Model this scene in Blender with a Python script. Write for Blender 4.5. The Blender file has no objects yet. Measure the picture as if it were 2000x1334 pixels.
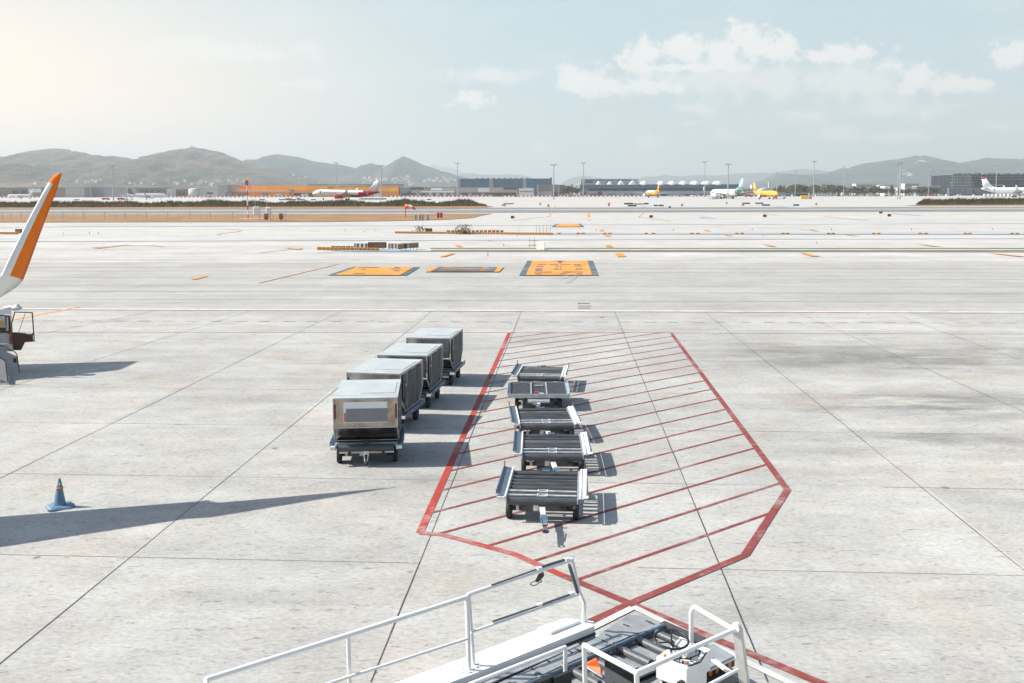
import bpy, math, random
from mathutils import Vector, Matrix, noise
random.seed(7)
R = math.radians
scene = bpy.context.scene
# ------------------------------------------------------------------ camera
H = 6.8; FPX = 1900.0; CX = 1000.0; PITCH = 4.0; ROLL = 0.10
YH = 378.0
CYP = YH + FPX*math.tan(R(PITCH))
cd = bpy.data.cameras.new('camera'); cam = bpy.data.objects.new('camera', cd)
scene.collection.objects.link(cam); scene.camera = cam
cd.sensor_width = 36; cd.lens = 36*FPX/2000.0
cd.shift_y = (CYP-667.0)/2000.0
cd.clip_start = 0.1; cd.clip_end = 90000
cam.location = (0, 0, H)
CR = Matrix.Rotation(R(90-PITCH), 3, 'X') @ Matrix.Rotation(R(-ROLL), 3, 'Z')
cam.rotation_euler = CR.to_euler()
# ------------------------------------------------------------------ sun, sky, exposure
EL = 43.5
sd = bpy.data.lights.new('sun', 'SUN'); sd.energy = 5.0; sd.angle = R(0.5); sd.color = (1.0, 0.955, 0.89)
so = bpy.data.objects.new('sun', sd); scene.collection.objects.link(so)
so.rotation_euler = (0, R(-(90-EL)), 0)
w = bpy.data.worlds.new('World'); scene.world = w; w.use_nodes = True
scene.view_settings.view_transform = 'Standard'; scene.view_settings.look = 'None'
scene.view_settings.exposure = 0.69; scene.view_settings.gamma = 1
nt = w.node_tree; N = nt.nodes; L = nt.links; N.clear()
def wn(t, **k):
    n = N.new(t)
    for a, b in k.items(): setattr(n, a, b)
    return n
def wmath(op, a, b=None, c=None, clamp=False):
    n = N.new('ShaderNodeMath'); n.operation = op; n.use_clamp = clamp
    for i, v in enumerate((a, b, c)):
        if v is None: continue
        if isinstance(v, (int, float)): n.inputs[i].default_value = v
        else: L.new(v, n.inputs[i])
    return n.outputs[0]
sky = wn('ShaderNodeTexSky', sky_type='NISHITA', sun_disc=False, sun_elevation=R(EL), sun_rotation=R(270), air_density=1.2, dust_density=1.2, ozone_density=1.0)
tc = wn('ShaderNodeTexCoord'); sp = wn('ShaderNodeSeparateXYZ'); L.new(tc.outputs['Generated'], sp.inputs[0])
yy = wmath('MAXIMUM', sp.outputs[1], 0.05)
U = wmath('DIVIDE', sp.outputs[0], yy); V = wmath('DIVIDE', sp.outputs[2], yy)
cb = wn('ShaderNodeCombineXYZ'); L.new(U, cb.inputs[0]); L.new(V, cb.inputs[1])
nz = wn('ShaderNodeTexNoise'); nz.inputs['Scale'].default_value = 42; nz.inputs['Detail'].default_value = 10; nz.inputs['Roughness'].default_value = 0.66
L.new(cb.outputs[0], nz.inputs['Vector'])
nz2 = wn('ShaderNodeTexNoise'); nz2.inputs['Scale'].default_value = 7; nz2.inputs['Detail'].default_value = 6
mp0 = wn('ShaderNodeMapping'); mp0.inputs['Scale'].default_value = (1, 3, 1); L.new(cb.outputs[0], mp0.inputs[0]); L.new(mp0.outputs[0], nz2.inputs['Vector'])
def blobs(lst):
    acc = None
    for (px, py, rx, ry) in lst:
        u0 = (px-1000)/FPX; v0 = (YH-py)/FPX
        m = wn('ShaderNodeMapping'); m.vector_type = 'POINT'
        sx, sy = FPX/rx, FPX/ry
        m.inputs['Scale'].default_value = (sx, sy, 1); m.inputs['Location'].default_value = (-u0*sx, -v0*sy, 0)
        L.new(cb.outputs[0], m.inputs[0])
        d = wn('ShaderNodeVectorMath', operation='LENGTH'); L.new(m.outputs[0], d.inputs[0])
        acc = d.outputs['Value'] if acc is None else wmath('SMOOTH_MIN', acc, d.outputs['Value'], 0.25)
    return wmath('SUBTRACT', 1.0, acc)
strong = blobs([(1262,110,62,32),(1330,106,75,34),(1400,100,75,40),(1462,86,66,44),(1512,108,62,34),(1570,116,55,22),(1640,104,52,30),(1680,102,38,28),(1730,132,50,18),(1345,136,150,14),(1250,172,120,20),
    (1132,158,58,38),(1190,170,75,24),(1775,152,48,42),(1835,168,65,28),(1965,108,58,34),(925,192,50,20),(1900,168,60,15)])
faint = blobs([(1380,160,190,34),(1490,160,170,42),(1640,160,160,44),(1730,135,60,20),(880,206,15,6),(1350,214,50,13),(1345,242,18,7),(1575,230,60,16),
    (1425,266,40,20),(1630,266,50,18),(1265,282,30,16),(1050,292,30,14),(1750,215,110,24),(1950,250,60,14),(960,150,100,18),(440,105,190,26),(600,165,60,12),(1740,270,80,14)])
nn = wmath('SUBTRACT', nz.outputs['Fac'], 0.5)
sN = wmath('MULTIPLY_ADD', nn, 3.6, strong); fN = wmath('MULTIPLY_ADD', nn, 3.8, faint)
def sstep(v, a, b, top):
    m = wn('ShaderNodeMapRange', interpolation_type='SMOOTHSTEP'); L.new(v, m.inputs[0])
    m.inputs[1].default_value = a; m.inputs[2].default_value = b; m.inputs[3].default_value = 0; m.inputs[4].default_value = top
    return m.outputs[0]
cl = wmath('MAXIMUM', sstep(sN, 0.0, 0.6, 0.9), sstep(fN, -0.3, 0.8, 0.6))
veil = sstep(nz2.outputs['Fac'], 0.45, 0.8, 0.22)
cl = wmath('MAXIMUM', cl, veil)
cl = wmath('MULTIPLY', cl, sstep(sp.outputs[1], 0.05, 0.3, 1.0))
# pale summer haze colour over the physical sky
mixp = wn('ShaderNodeMix', data_type='RGBA'); L.new(sstep(sp.outputs[2], 0.40, 0.14, 0.8), mixp.inputs[0])
L.new(sky.outputs[0], mixp.inputs[6]); mixp.inputs[7].default_value = (3.45, 4.5, 4.65, 1)
# warm side of the sky, towards the sun's azimuth
warm = wmath('MULTIPLY', sstep(sp.outputs[0], 0.05, -0.62, 1.0), sstep(sp.outputs[2], 0.30, 0.02, 1.0))
mixw = wn('ShaderNodeMix', data_type='RGBA'); L.new(wmath('MULTIPLY', warm, 0.86), mixw.inputs[0])
L.new(mixp.outputs[2], mixw.inputs[6]); mixw.inputs[7].default_value = (11.5, 7.6, 5.0, 1)
mixc = wn('ShaderNodeMix', data_type='RGBA'); L.new(cl, mixc.inputs[0])
L.new(mixw.outputs[2], mixc.inputs[6]); mixc.inputs[7].default_value = (6.4, 6.2, 5.9, 1)
bg = wn('ShaderNodeBackground'); bg.inputs[1].default_value = 0.1
L.new(mixc.outputs[2], bg.inputs[0])
wo = wn('ShaderNodeOutputWorld'); L.new(bg.outputs[0], wo.inputs[0])

# ------------------------------------------------------------------ surveying helpers (photo pixel -> place)
CAMP = Vector((0, 0, H))
def ray(px, py): return CR @ Vector(((px-CX)/FPX, -(py-CYP)/FPX, -1.0))
def G(px, py, z=0.0):
    d = ray(px, py); t = (z-H)/d.z
    return CAMP + d*t
def D(px, py, dist):
    d = ray(px, py); return CAMP + d*(dist/d.y)

# ------------------------------------------------------------------ object helpers
COL = scene.collection
def tag(o, label=None, cat=None, group=None, kind=None):
    if label: o['label'] = label
    if cat: o['category'] = cat
    if group: o['group'] = group
    if kind: o['kind'] = kind
    return o
def empty(name, loc, rz=0.0, label=None, cat=None, group=None):
    o = bpy.data.objects.new(name, None); COL.objects.link(o)
    o.location = loc; o.rotation_euler = (0, 0, rz); o.empty_display_size = 0.3
    return tag(o, label, cat, group)
def copy_tree(o, parent=None):
    c = o.copy(); COL.objects.link(c); c.parent = parent
    for ch in list(o.children): copy_tree(ch, c)
    return c
def sub(v, f): return tuple(f(a) for a in v)
class MB:
    def __init__(s): s.v = []; s.f = []; s.m = []; s.sm = []
    def add(s, vs, fs, mi=0, smooth=False):
        b = len(s.v); s.v += [tuple(v) for v in vs]
        for f in fs: s.f.append(tuple(b+i for i in f)); s.m.append(mi); s.sm.append(smooth)
        return s
    def box(s, c, sz, mi=0, rz=0.0, M=None):
        x, y, z = [a/2 for a in sz]; vs = []
        for k in (-z, z):
            for (i, j) in ((-x,-y),(x,-y),(x,y),(-x,y)): vs.append(Vector((i, j, k)))
        Mx = M if M is not None else Matrix.Rotation(rz, 3, 'Z')
        vs = [Mx @ v + Vector(c) for v in vs]
        return s.add(vs, [(0,3,2,1),(4,5,6,7),(0,1,5,4),(1,2,6,5),(2,3,7,6),(3,0,4,7)], mi)
    def bbox(s, c, sz, b=0.01, mi=0, rz=0.0):
        # box with chamfered vertical and top edges
        x, y, z = [a/2 for a in sz]; b = min(b, x*.9, y*.9, z*.9)
        def ring(ix, iy, zz): 
            return [(-ix+b,-iy,zz),(ix-b,-iy,zz),(ix,-iy+b,zz),(ix,iy-b,zz),(ix-b,iy,zz),(-ix+b,iy,zz),(-ix,iy-b,zz),(-ix,-iy+b,zz)]
        rs = [ring(x-b*.6,y-b*.6,-z), ring(x,y,-z+b), ring(x,y,z-b), ring(x-b*.6,y-b*.6,z)]
        Mx = Matrix.Rotation(rz, 3, 'Z'); vs = [Mx @ Vector(p) + Vector(c) for r in rs for p in r]
        fs = [tuple(reversed(range(8))), tuple(range(24, 32))]
        for k in range(3):
            for i in range(8):
                j = (i+1) % 8; fs.append((k*8+i, k*8+j, k*8+8+j, k*8+8+i))
        return s.add(vs, fs, mi)
    def tube(s, p0, p1, r, r1=None, n=10, mi=0, caps=True):
        p0 = Vector(p0); p1 = Vector(p1); r1 = r if r1 is None else r1
        a = (p1-p0)
        if a.length < 1e-6: return s
        a.normalize(); t = Vector((0,0,1)) if abs(a.z) < .9 else Vector((1,0,0))
        e = a.cross(t).normalized(); g = a.cross(e)
        vs = []
        for (p, q) in ((p0, r), (p1, r1)):
            for i in range(n):
                th = 2*math.pi*i/n; vs.append(p + e*(math.cos(th)*q) + g*(math.sin(th)*q))
        s.add(vs, [(i, (i+1) % n, n+(i+1) % n, n+i) for i in range(n)], mi, True)
        if caps: s.add(vs, [tuple(range(n-1, -1, -1)), tuple(range(n, 2*n))], mi)
        return s
    def path(s, pts, r, n=10, mi=0):
        for a, b in zip(pts[:-1], pts[1:]): s.tube(a, b, r, n=n, mi=mi)
        for p in pts[1:-1]: s.ball(p, r*1.01, mi=mi, n=8)
        return s
    def ball(s, c, r, mi=0, n=10, sc=(1,1,1)):
        vs = []; fs = []; m = max(4, n//2)
        for i in range(m+1):
            ph = math.pi*i/m
            for j in range(n):
                th = 2*math.pi*j/n
                vs.append((c[0]+r*sc[0]*math.sin(ph)*math.cos(th), c[1]+r*sc[1]*math.sin(ph)*math.sin(th), c[2]+r*sc[2]*math.cos(ph)))
        for i in range(m):
            for j in range(n): fs.append((i*n+j, (i+1)*n+j, (i+1)*n+(j+1) % n, i*n+(j+1) % n))
        return s.add(vs, fs, mi, True)
    def lathe(s, prof, c, axis='Z', n=20, mi=0, scy=1.0, mfn=None, smooth=True):
        # prof: (along, radius) ; optional dz offset third
        vs = []; fs = []
        for q in prof:
            h, r = q[0], q[1]; dz = q[2] if len(q) > 2 else 0
            for i in range(n):
                th = 2*math.pi*i/n; a, b = r*math.cos(th), r*math.sin(th)
                if axis == 'Z': p = (a, b, h)
                elif axis == 'X': p = (h, a*scy, b+dz)
                else: p = (a, h, b+dz)
                vs.append((p[0]+c[0], p[1]+c[1], p[2]+c[2]))
        base = len(s.v)
        for k in range(len(prof)-1):
            for i in range(n): fs.append((k*n+i, k*n+(i+1) % n, (k+1)*n+(i+1) % n, (k+1)*n+i))
        fs.append(tuple(range(n))); fs.append(tuple((len(prof)-1)*n+i for i in range(n)))
        s.v += vs
        for f in fs:
            cen = [sum(vs[i][k] for i in f)/len(f) for k in range(3)]
            s.f.append(tuple(base+i for i in f)); s.m.append(mfn(cen) if mfn else mi); s.sm.append(smooth and len(f) == 4)
        return s
    def prism(s, poly, ext, mi=0):
        # poly: list of 3D points (planar), ext: extrusion vector
        n = len(poly); e = Vector(ext); vs = [Vector(p) for p in poly] + [Vector(p)+e for p in poly]
        return s.add(vs, [tuple(range(n-1, -1, -1)), tuple(range(n, 2*n))] + [(i, (i+1) % n, n+(i+1) % n, n+i) for i in range(n)], mi)
    def loft(s, rings, mi=0, smooth=True, mfn=None):
        n = len(rings[0]); vs = [Vector(p) for r in rings for p in r]; base = len(s.v); s.v += [tuple(v) for v in vs]
        fs = []
        for k in range(len(rings)-1):
            for i in range(n): fs.append((k*n+i, k*n+(i+1) % n, (k+1)*n+(i+1) % n, (k+1)*n+i))
        fs.append(tuple(range(n-1, -1, -1))); fs.append(tuple((len(rings)-1)*n+i for i in range(n)))
        for f in fs:
            cen = sum((vs[i] for i in f), Vector())/len(f)
            s.f.append(tuple(base+i for i in f)); s.m.append(mfn(cen) if mfn else mi); s.sm.append(smooth)
        return s
    def quad(s, a, b, c, d, mi=0): return s.add([a, b, c, d], [(0,1,2,3)], mi)
    def build(s, name, mats, parent=None, org=None):
        me = bpy.data.meshes.new(name)
        vs = s.v if org is None else [(v[0]-org[0], v[1]-org[1], v[2]-org[2]) for v in s.v]
        me.from_pydata(vs, [], s.f); 
        if not isinstance(mats, (list, tuple)): mats = [mats]
        for m in mats: me.materials.append(m)
        me.polygons.foreach_set('material_index', s.m); me.polygons.foreach_set('use_smooth', s.sm)
        import bmesh
        bm = bmesh.new(); bm.from_mesh(me); bmesh.ops.recalc_face_normals(bm, faces=bm.faces); bm.to_mesh(me); bm.free()
        me.update()
        o = bpy.data.objects.new(name, me); COL.objects.link(o)
        if parent is not None: o.parent = parent
        return o
# ------------------------------------------------------------------ materials
def new_mat(name):
    m = bpy.data.materials.new(name); m.use_nodes = True
    return m, m.node_tree, m.node_tree.nodes['Principled BSDF']
def nodes(t):
    def nd(ty, **k):
        n = t.nodes.new(ty)
        for a, b in k.items():
            if a == 'ins':
                for i, v in b.items():
                    if hasattr(v, 'links') or isinstance(v, bpy.types.NodeSocket): t.links.new(v, n.inputs[i])
                    else: n.inputs[i].default_value = v
            else: setattr(n, a, b)
        return n
    return nd
def rgb(r, g, b):
    f = lambda c: (c/255/12.92) if c/255 <= .04045 else ((c/255+.055)/1.055)**2.4
    return (f(r), f(g), f(b))
MC = {}
def mat(name, col, rough=0.6, metal=0.0, var=0.12, scale=3.0, bump=0.0, stretch=(1,1,1), spec=0.5, alpha=1.0):
    if name in MC: return MC[name]
    m, t, p = new_mat(name); nd = nodes(t)
    tc = nd('ShaderNodeTexCoord'); mp = nd('ShaderNodeMapping', ins={0: tc.outputs['Object'], 3: stretch})
    n1 = nd('ShaderNodeTexNoise', ins={'Vector': mp.outputs[0], 'Scale': scale, 'Detail': 6.0, 'Roughness': 0.6})
    mr = nd('ShaderNodeMapRange', ins={0: n1.outputs['Fac'], 1: 0.3, 2: 0.7, 3: 1-var, 4: 1+var*0.5})
    mx = nd('ShaderNodeVectorMath', operation='SCALE', ins={0: col[:3], 'Scale': mr.outputs[0]})
    t.links.new(mx.outputs[0], p.inputs['Base Color'])
    rr = nd('ShaderNodeMapRange', ins={0: n1.outputs['Fac'], 1: 0.3, 2: 0.7, 3: max(0.02, rough-0.08), 4: min(1, rough+0.08)})
    t.links.new(rr.outputs[0], p.inputs['Roughness'])
    p.inputs['Metallic'].default_value = metal; p.inputs['Specular IOR Level'].default_value = spec
    if alpha < 1: p.inputs['Alpha'].default_value = alpha
    if bump:
        b = nd('ShaderNodeBump', ins={'Strength': bump, 'Distance': 0.02, 'Height': n1.outputs['Fac']})
        t.links.new(b.outputs[0], p.inputs['Normal'])
    MC[name] = m; return m
M = {}
def pav_mat(name, base, warmcol, streak=(0.03, 0.5), speck=0.25, smudge=None, amp=0.16, slab=None):
    m, t, p = new_mat(name); nd = nodes(t)
    tc = nd('ShaderNodeTexCoord'); O = tc.outputs['Object']
    def nz(sc, det, st=(1,1,1), ro=0.6, off=(0,0,0)):
        mp = nd('ShaderNodeMapping', ins={0: O, 1: off, 3: st})
        return nd('ShaderNodeTexNoise', ins={'Vector': mp.outputs[0], 'Scale': sc, 'Detail': det, 'Roughness': ro}).outputs['Fac']
    def mr(v, a, b, c, d, sm=False):
        n = nd('ShaderNodeMapRange', ins={0: v, 1: a, 2: b, 3: c, 4: d})
        if sm: n.interpolation_type = 'SMOOTHSTEP'
        return n.outputs[0]
    def mul(a, b): return nd('ShaderNodeMath', operation='MULTIPLY', ins={0: a, 1: b}).outputs[0]
    big = mr(nz(0.13, 5), 0.3, 0.7, 1-amp, 1.0+amp*.4)
    mid = mr(nz(0.9, 8, ro=0.7), 0.3, 0.7, 1-amp*.8, 1+amp*.4)
    stv = mr(nz(1.0, 7, (streak[0], streak[1], 1), 0.65), 0.3, 0.72, 1-amp, 1+amp*.45)
    fine = mr(nz(14, 4, (0.6, 1, 1), 0.75), 0.38, 0.62, 1-speck*.5, 1+speck*.25)
    fl = mul(mr(nz(7, 3, (0.30, 1, 1), 0.8, (31, 7, 0)), 0.58, 0.70, 1.0, 1-speck*1.3, True), mr(nz(18, 2, (0.35, 1, 1), 0.7, (3, 17, 0)), 0.60, 0.72, 1.0, 1-speck*1.1, True))
    f = mul(mul(big, mid), mul(stv, mul(fine, fl)))
    if slab:
        (ox, oy, ang, sx, sy) = slab
        mp = nd('ShaderNodeMapping', ins={0: O}); mp.vector_type = 'TEXTURE'
        mp.inputs[1].default_value = (ox, oy, 0); mp.inputs[2].default_value = (0, 0, ang); mp.inputs[3].default_value = (sx, sy, 1)
        fl_ = nd('ShaderNodeVectorMath', operation='FLOOR', ins={0: mp.outputs[0]})
        wnz = nd('ShaderNodeTexWhiteNoise', noise_dimensions='2D', ins={0: fl_.outputs[0]})
        f = mul(f, mr(wnz.outputs['Value'], 0, 1, .91, 1.04))
        vo = nd('ShaderNodeTexVoronoi', ins={'Vector': O, 'Scale': .8}); vr = nd('ShaderNodeSeparateColor', ins={0: vo.outputs['Color']})
        rad = mr(vr.outputs[0], 0.55, 1.0, 0.0, 0.085)
        dd = nd('ShaderNodeMath', operation='SUBTRACT', ins={0: vo.outputs['Distance'], 1: rad}).outputs[0]
        f = mul(f, mr(dd, -0.02, 0.015, .52, 1.0, True))
        vo2 = nd('ShaderNodeTexVoronoi', ins={'Vector': O, 'Scale': 3.1}); vr2 = nd('ShaderNodeSeparateColor', ins={0: vo2.outputs['Color']})
        dd2 = nd('ShaderNodeMath', operation='SUBTRACT', ins={0: vo2.outputs['Distance'], 1: mr(vr2.outputs[0], 0.7, 1.0, 0.0, 0.07)}).outputs[0]
        f = mul(f, mr(dd2, -0.02, 0.02, .45, 1.0, True))
    if smudge:
        tot = None
        for (x, y, rx, ry, k) in smudge:
            mp = nd('ShaderNodeMapping', ins={0: O, 1: (-x/rx, -y/ry, 0), 3: (1/rx, 1/ry, 0)})
            ln = nd('ShaderNodeVectorMath', operation='LENGTH', ins={0: mp.outputs[0]})
            a = mr(ln.outputs['Value'], 1.0, 0.0, 0.0, 1.0, True)
            b = mul(a, mr(nz(0.55, 8, (0.5, 1.3, 1), .7, (x, y, 0)), 0.35, 0.62, 0.0, k))
            c = nd('ShaderNodeMath', operation='SUBTRACT', ins={0: 1.0, 1: b}).outputs[0]
            f = mul(f, c)
    warm = nz(0.35, 6, (1, 1, 1), .6, (9, 4, 0))
    cm = nd('ShaderNodeMix', data_type='RGBA', ins={0: mr(warm, 0.42, 0.66, 0, 1), 6: (*base, 1), 7: (*warmcol, 1)})
    mx = nd('ShaderNodeVectorMath', operation='SCALE', ins={0: cm.outputs[2], 'Scale': f})
    t.links.new(mx.outputs[0], p.inputs['Base Color'])
    p.inputs['Roughness'].default_value = 0.85; p.inputs['Specular IOR Level'].default_value = 0.25
    b = nd('ShaderNodeBump', ins={'Strength': 0.25, 'Distance': 0.01, 'Height': nz(30, 4)})
    t.links.new(b.outputs[0], p.inputs['Normal'])
    return m
HAZE = 7.2e-5
# ================================================================== GROUND
def sheet(name, polys, z, m, kind='structure', label=None, cat=None):
    mb = MB()
    for p in polys:
        vs = [(q.x, q.y, z) for q in (G(a, b) for a, b in p)]
        mb.add(vs, [tuple(range(len(vs)))])
    o = mb.build(name, m); tag(o, label, cat, kind=kind); return o
def wstrip(mb, a, b, wd, z, mi=0, seg=1):
    a = Vector((a.x, a.y, 0)); b = Vector((b.x, b.y, 0)); d = (b-a).normalized(); n = Vector((-d.y, d.x, 0))*(wd/2)
    mb.add([(*(a-n).xy, z), (*(b-n).xy, z), (*(b+n).xy, z), (*(a+n).xy, z)], [(0,1,2,3)], mi)
s1 = G(1830, 790); s2 = G(1650, 700); s3 = G(1500, 690); s4 = G(1940, 700); s5 = G(1860, 860)
M['apron'] = pav_mat('apron_concrete', (0.455, 0.453, 0.425), (0.45, 0.42, 0.375), (0.25, 0.8), 0.30,
    [(s1.x, s1.y, 8, 3.6, .62), (s2.x, s2.y, 10, 6, .42), (s3.x, s3.y, 8, 6, .3), (s4.x, s4.y, 9, 5, .5), (s5.x, s5.y, 7, 2.6, .42), (G(1600,900).x, G(1600,900).y, 4, 3, .18), (G(1500,1200).x, G(1500,1200).y, 2.5, 2, .2), (G(700,940).x, G(700,940).y, 5, 1.6, .2), (G(1180,800).x, G(1180,800).y, 4, 4, .2)],
    slab=(G(820,1101).x, G(820,1101).y, -math.atan(110/1900), (G(1408,1110)-G(820,1101)).length, abs((G(820,938)-G(820,1101)).y)*.998))
M['pave_far'] = pav_mat('taxi_concrete', (0.50, 0.488, 0.455), (0.485, 0.455, 0.41), (0.006, 0.16), 0.1, amp=0.16)
M['taxi'] = pav_mat('taxi_asphalt', (0.41, 0.405, 0.378), (0.41, 0.39, 0.355), (0.012, 0.5), 0.22, amp=0.16)
M['runway'] = pav_mat('runway_asphalt', (0.25, 0.255, 0.25), (0.25, 0.25, 0.24), (0.004, 0.25), 0.1, amp=0.3)
M['dirt'] = pav_mat('dry_dirt', (0.32, 0.27, 0.20), (0.30, 0.22, 0.14), (0.1, 0.3), 0.3)
mb = MB(); mb.add([(-30000, -60, -0.02), (30000, -60, -0.02), (30000, 46000, -0.02), (-30000, 46000, -0.02)], [(0,1,2,3)])
tag(mb.build('ground', M['pave_far']), kind='structure')
# land beyond the far apron
mb = MB(); mb.add([(-30000, 2330, .3), (30000, 2330, .3), (30000, 45900, .3), (-30000, 45900, .3)], [(0,1,2,3)])
tag(mb.build('far_land', pav_mat('far_land', (0.13, 0.14, 0.11), (0.2, 0.18, 0.14), (.002, .01), .1)), kind='structure')
sheet('taxiway', [[(-900, 600.5), (2900, 613.5), (2600, 513), (-600, 511)]], 0.004, M['taxi'])
g0 = G(1000, 606.5)
# near apron
a, b = G(-900, 601), G(2900, 614)
mb = MB(); mb.add([(a.x, a.y, 0.008), (-60, -50, 0.008), (60, -50, 0.008), (b.x, b.y, 0.008)], [(0,1,2,3)])
tag(mb.build('apron', M['apron']), kind='structure')
sheet('runway', [[(-700, 419.5), (2700, 411.5), (2700, 402.5), (-700, 408.5)]], 0.02, M['runway'])
sheet('runway_shoulder', [[(-700, 413.8), (2700, 407.3), (2700, 406.2), (-700, 412.6)]], 0.05, mat('pale_shoulder', (.44,.43,.41), .9, scale=.2))
# ---------------- joints
M['joint'] = mat('joint_tar', (.06, .06, .065), .8, scale=8, var=.4)
VPX = 1110.0
mb = MB()
def vline(x0, y0, x1, y1, wd=0.032):
    a, b = G(x0, y0), G(x1, y1)
    k = int((b-a).length/1.5)+1
    for i in range(k):
        wv = wd*random.uniform(.7, 1.35)
        p, q = a.lerp(b, i/k), a.lerp(b, (i+1)/k)
        j = random.uniform(-.006, .006); p.x += j; q.x += j
        wstrip(mb, p, q, wv, 0.0125)
for t in [(725,1334,1019,607),(1500,1334,1200,608),(-45,1334,845,607),(0,935,671,606),(0,762,497,605),(2270,1334,1378,611),(2150,870,1560,612),(2200,780,1745,613),(-100,690,320,604)]:
    vline(*t, wd=0.022 if t[0] in (725,1500) else 0.021)
tag(mb.build('pavement_joints', M['joint']), kind='structure')
mb = MB()
# crosswise saw cuts
dirL = (G(1019,607)-G(725,1334)).normalized(); crs = Vector((dirL.y, -dirL.x, 0))
base = G(820,1101); q1 = G(820,938); sp_ = (q1-base).dot(dirL)
for k in range(-1, 12):
    c = base + dirL*(sp_*k)
    if c.y > g0.y-1: break
    for i in range(-22, 26):
        if random.random() < .06: continue
        p = c + crs*(i*2.0); q = c + crs*(i*2.0+2.0)
        wstrip(mb, p, q, random.uniform(.010, .019), 0.0125)
tag(mb.build('saw_cuts', mat('saw_cut', (.14,.14,.14), .9)), kind='structure')
# repair patches and tar marks
mb = MB()
for (x, y, wx, wy) in [(700-50+170,606.8,30,1.6),(1140,593,24,1.2),(1142,598,26,1.0),(1141,602,24,1.2),(1838,609,30,2.2),(1176,620,8,1)]:
    a = [(x-wx/2,y-wy/2),(x+wx/2,y-wy/2),(x+wx/2,y+wy/2),(x-wx/2,y+wy/2)]
    vs = [(*G(*q).xy, 0.016) for q in a]; mb.add(vs, [(0,1,2,3)])
tag(mb.build('tar_patches', mat('tar_patch', (.10,.10,.11), .85, scale=12, var=.5)), kind='structure')
# ---------------- painted markings
def paint(name, col, wear=0.35, sc=3.0, lo=(.42,.41,.39)):
    m, t, p = new_mat(name); nd = nodes(t)
    O = nd('ShaderNodeTexCoord').outputs['Object']
    n1 = nd('ShaderNodeTexNoise', ins={'Vector': O, 'Scale': sc, 'Detail': 9.0, 'Roughness': 0.75}).outputs['Fac']
    n2 = nd('ShaderNodeTexNoise', ins={'Vector': O, 'Scale': sc*.12, 'Detail': 4.0}).outputs['Fac']
    a = nd('ShaderNodeMath', operation='ADD', ins={0: n1, 1: n2}).outputs[0]
    mr = nd('ShaderNodeMapRange', ins={0: a, 1: 1.0, 2: 1.22, 3: 0.0, 4: wear})
    mx = nd('ShaderNodeMix', data_type='RGBA', ins={0: mr.outputs[0], 6: (*col, 1), 7: (*lo, 1)})
    n3 = nd('ShaderNodeTexNoise', ins={'Vector': O, 'Scale': sc*.5, 'Detail': 5.0}).outputs['Fac']
    v = nd('ShaderNodeMapRange', ins={0: n3, 1: .35, 2: .65, 3: .82, 4: 1.05})
    s = nd('ShaderNodeVectorMath', operation='SCALE', ins={0: mx.outputs[2], 'Scale': v.outputs[0]})
    t.links.new(s.outputs[0], p.inputs['Base Color']); p.inputs['Roughness'].default_value = .75; p.inputs['Specular IOR Level'].default_value = .3
    return m
P_red = paint('red_paint', (0.37, 0.05, 0.034), .4); P_red2 = paint('worn_red_paint', (0.225, 0.05, 0.045), .35, 5)
P_or = paint('orange_paint', (0.66, 0.27, 0.035), .35, .6); P_bl = paint('blue_grey_paint', (0.085, 0.115, 0.135), .3, .6)
P_lb = paint('faded_blue_paint', (0.33, 0.40, 0.43), .3, .3); P_ob = paint('slate_blue_line_paint', (0.22, 0.31, 0.36), .4, .4)
P_ye = paint('pale_yellow_paint', (0.62, 0.47, 0.22), .4, .6); P_wh = paint('white_paint', (0.55, 0.55, 0.53), .6, 3)
P_fo = paint('faded_orange_paint', (0.56, 0.40, 0.25), .6, .6); P_pk = paint('faded_red_line_paint', (0.34, 0.17, 0.16), .6, 3); P_gr = paint('grey_line_paint', (0.20, 0.20, 0.21), .5, 2)
def mark(name, m, polys=(), lines=(), z=0.02):
    mb = MB()
    for p in polys:
        vs = [(*G(*q).xy, z) for q in p]; mb.add(vs, [tuple(range(len(vs)))])
    for (x0, y0, x1, y1, wd) in lines: wstrip(mb, G(x0, y0), G(x1, y1), wd, z)
    return tag(mb.build(name, m), kind='structure')
# red hatched equipment area
lpts = [(995,650),(820,1042)]; 
mb = MB()
out1 = [(995,650),(820,1042),(866,1046),(1003,1083),(1100,1126)]
for i, (a, b) in enumerate(zip(out1[:-1], out1[1:])): wstrip(mb, G(*a), G(*b), .165, .0172+.0005*i)
tag(mb.build('red_zone_outline', P_red), kind='structure')
mb = MB()
for i, (a, b) in enumerate([((1310,650),(1538,958)),((1538,958),(1455,1086)),((1455,1086),(1232,1180)),((1232,1180),(1075,1252)),((1100,1126),(1230,1180)),((1230,1180),(1640,1352))]):
    wstrip(mb, G(*a), G(*b), .165, .0200+.0005*i)
tag(mb.build('red_zone_border', P_red2), kind='structure')
hl = [((1135,1133),(1500,1003)),((1045,1095),(1518,943)),((955,1067),(1487,908)),((855,1045),(1470,878)),((843,1005),(1452,851)),((862,958),(1432,824)),((882,916),(1412,800)),((895,885),(1398,782))]
d_ = sum(((G(*b)-G(*a)).normalized() for a, b in hl), Vector())/len(hl); d_.normalize(); n_ = Vector((-d_.y, d_.x, 0))
offs = [((G(*a)+G(*b))/2).dot(n_) for a, b in hl]
step = (offs[-1]-offs[0])/(len(offs)-1)
LB = [G(*p) for p in [(995,650),(820,1042),(866,1046),(1003,1083),(1230,1180)]]; RB = [G(*p) for p in [(1310,650),(1538,958),(1455,1086),(1230,1180)]]
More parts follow.
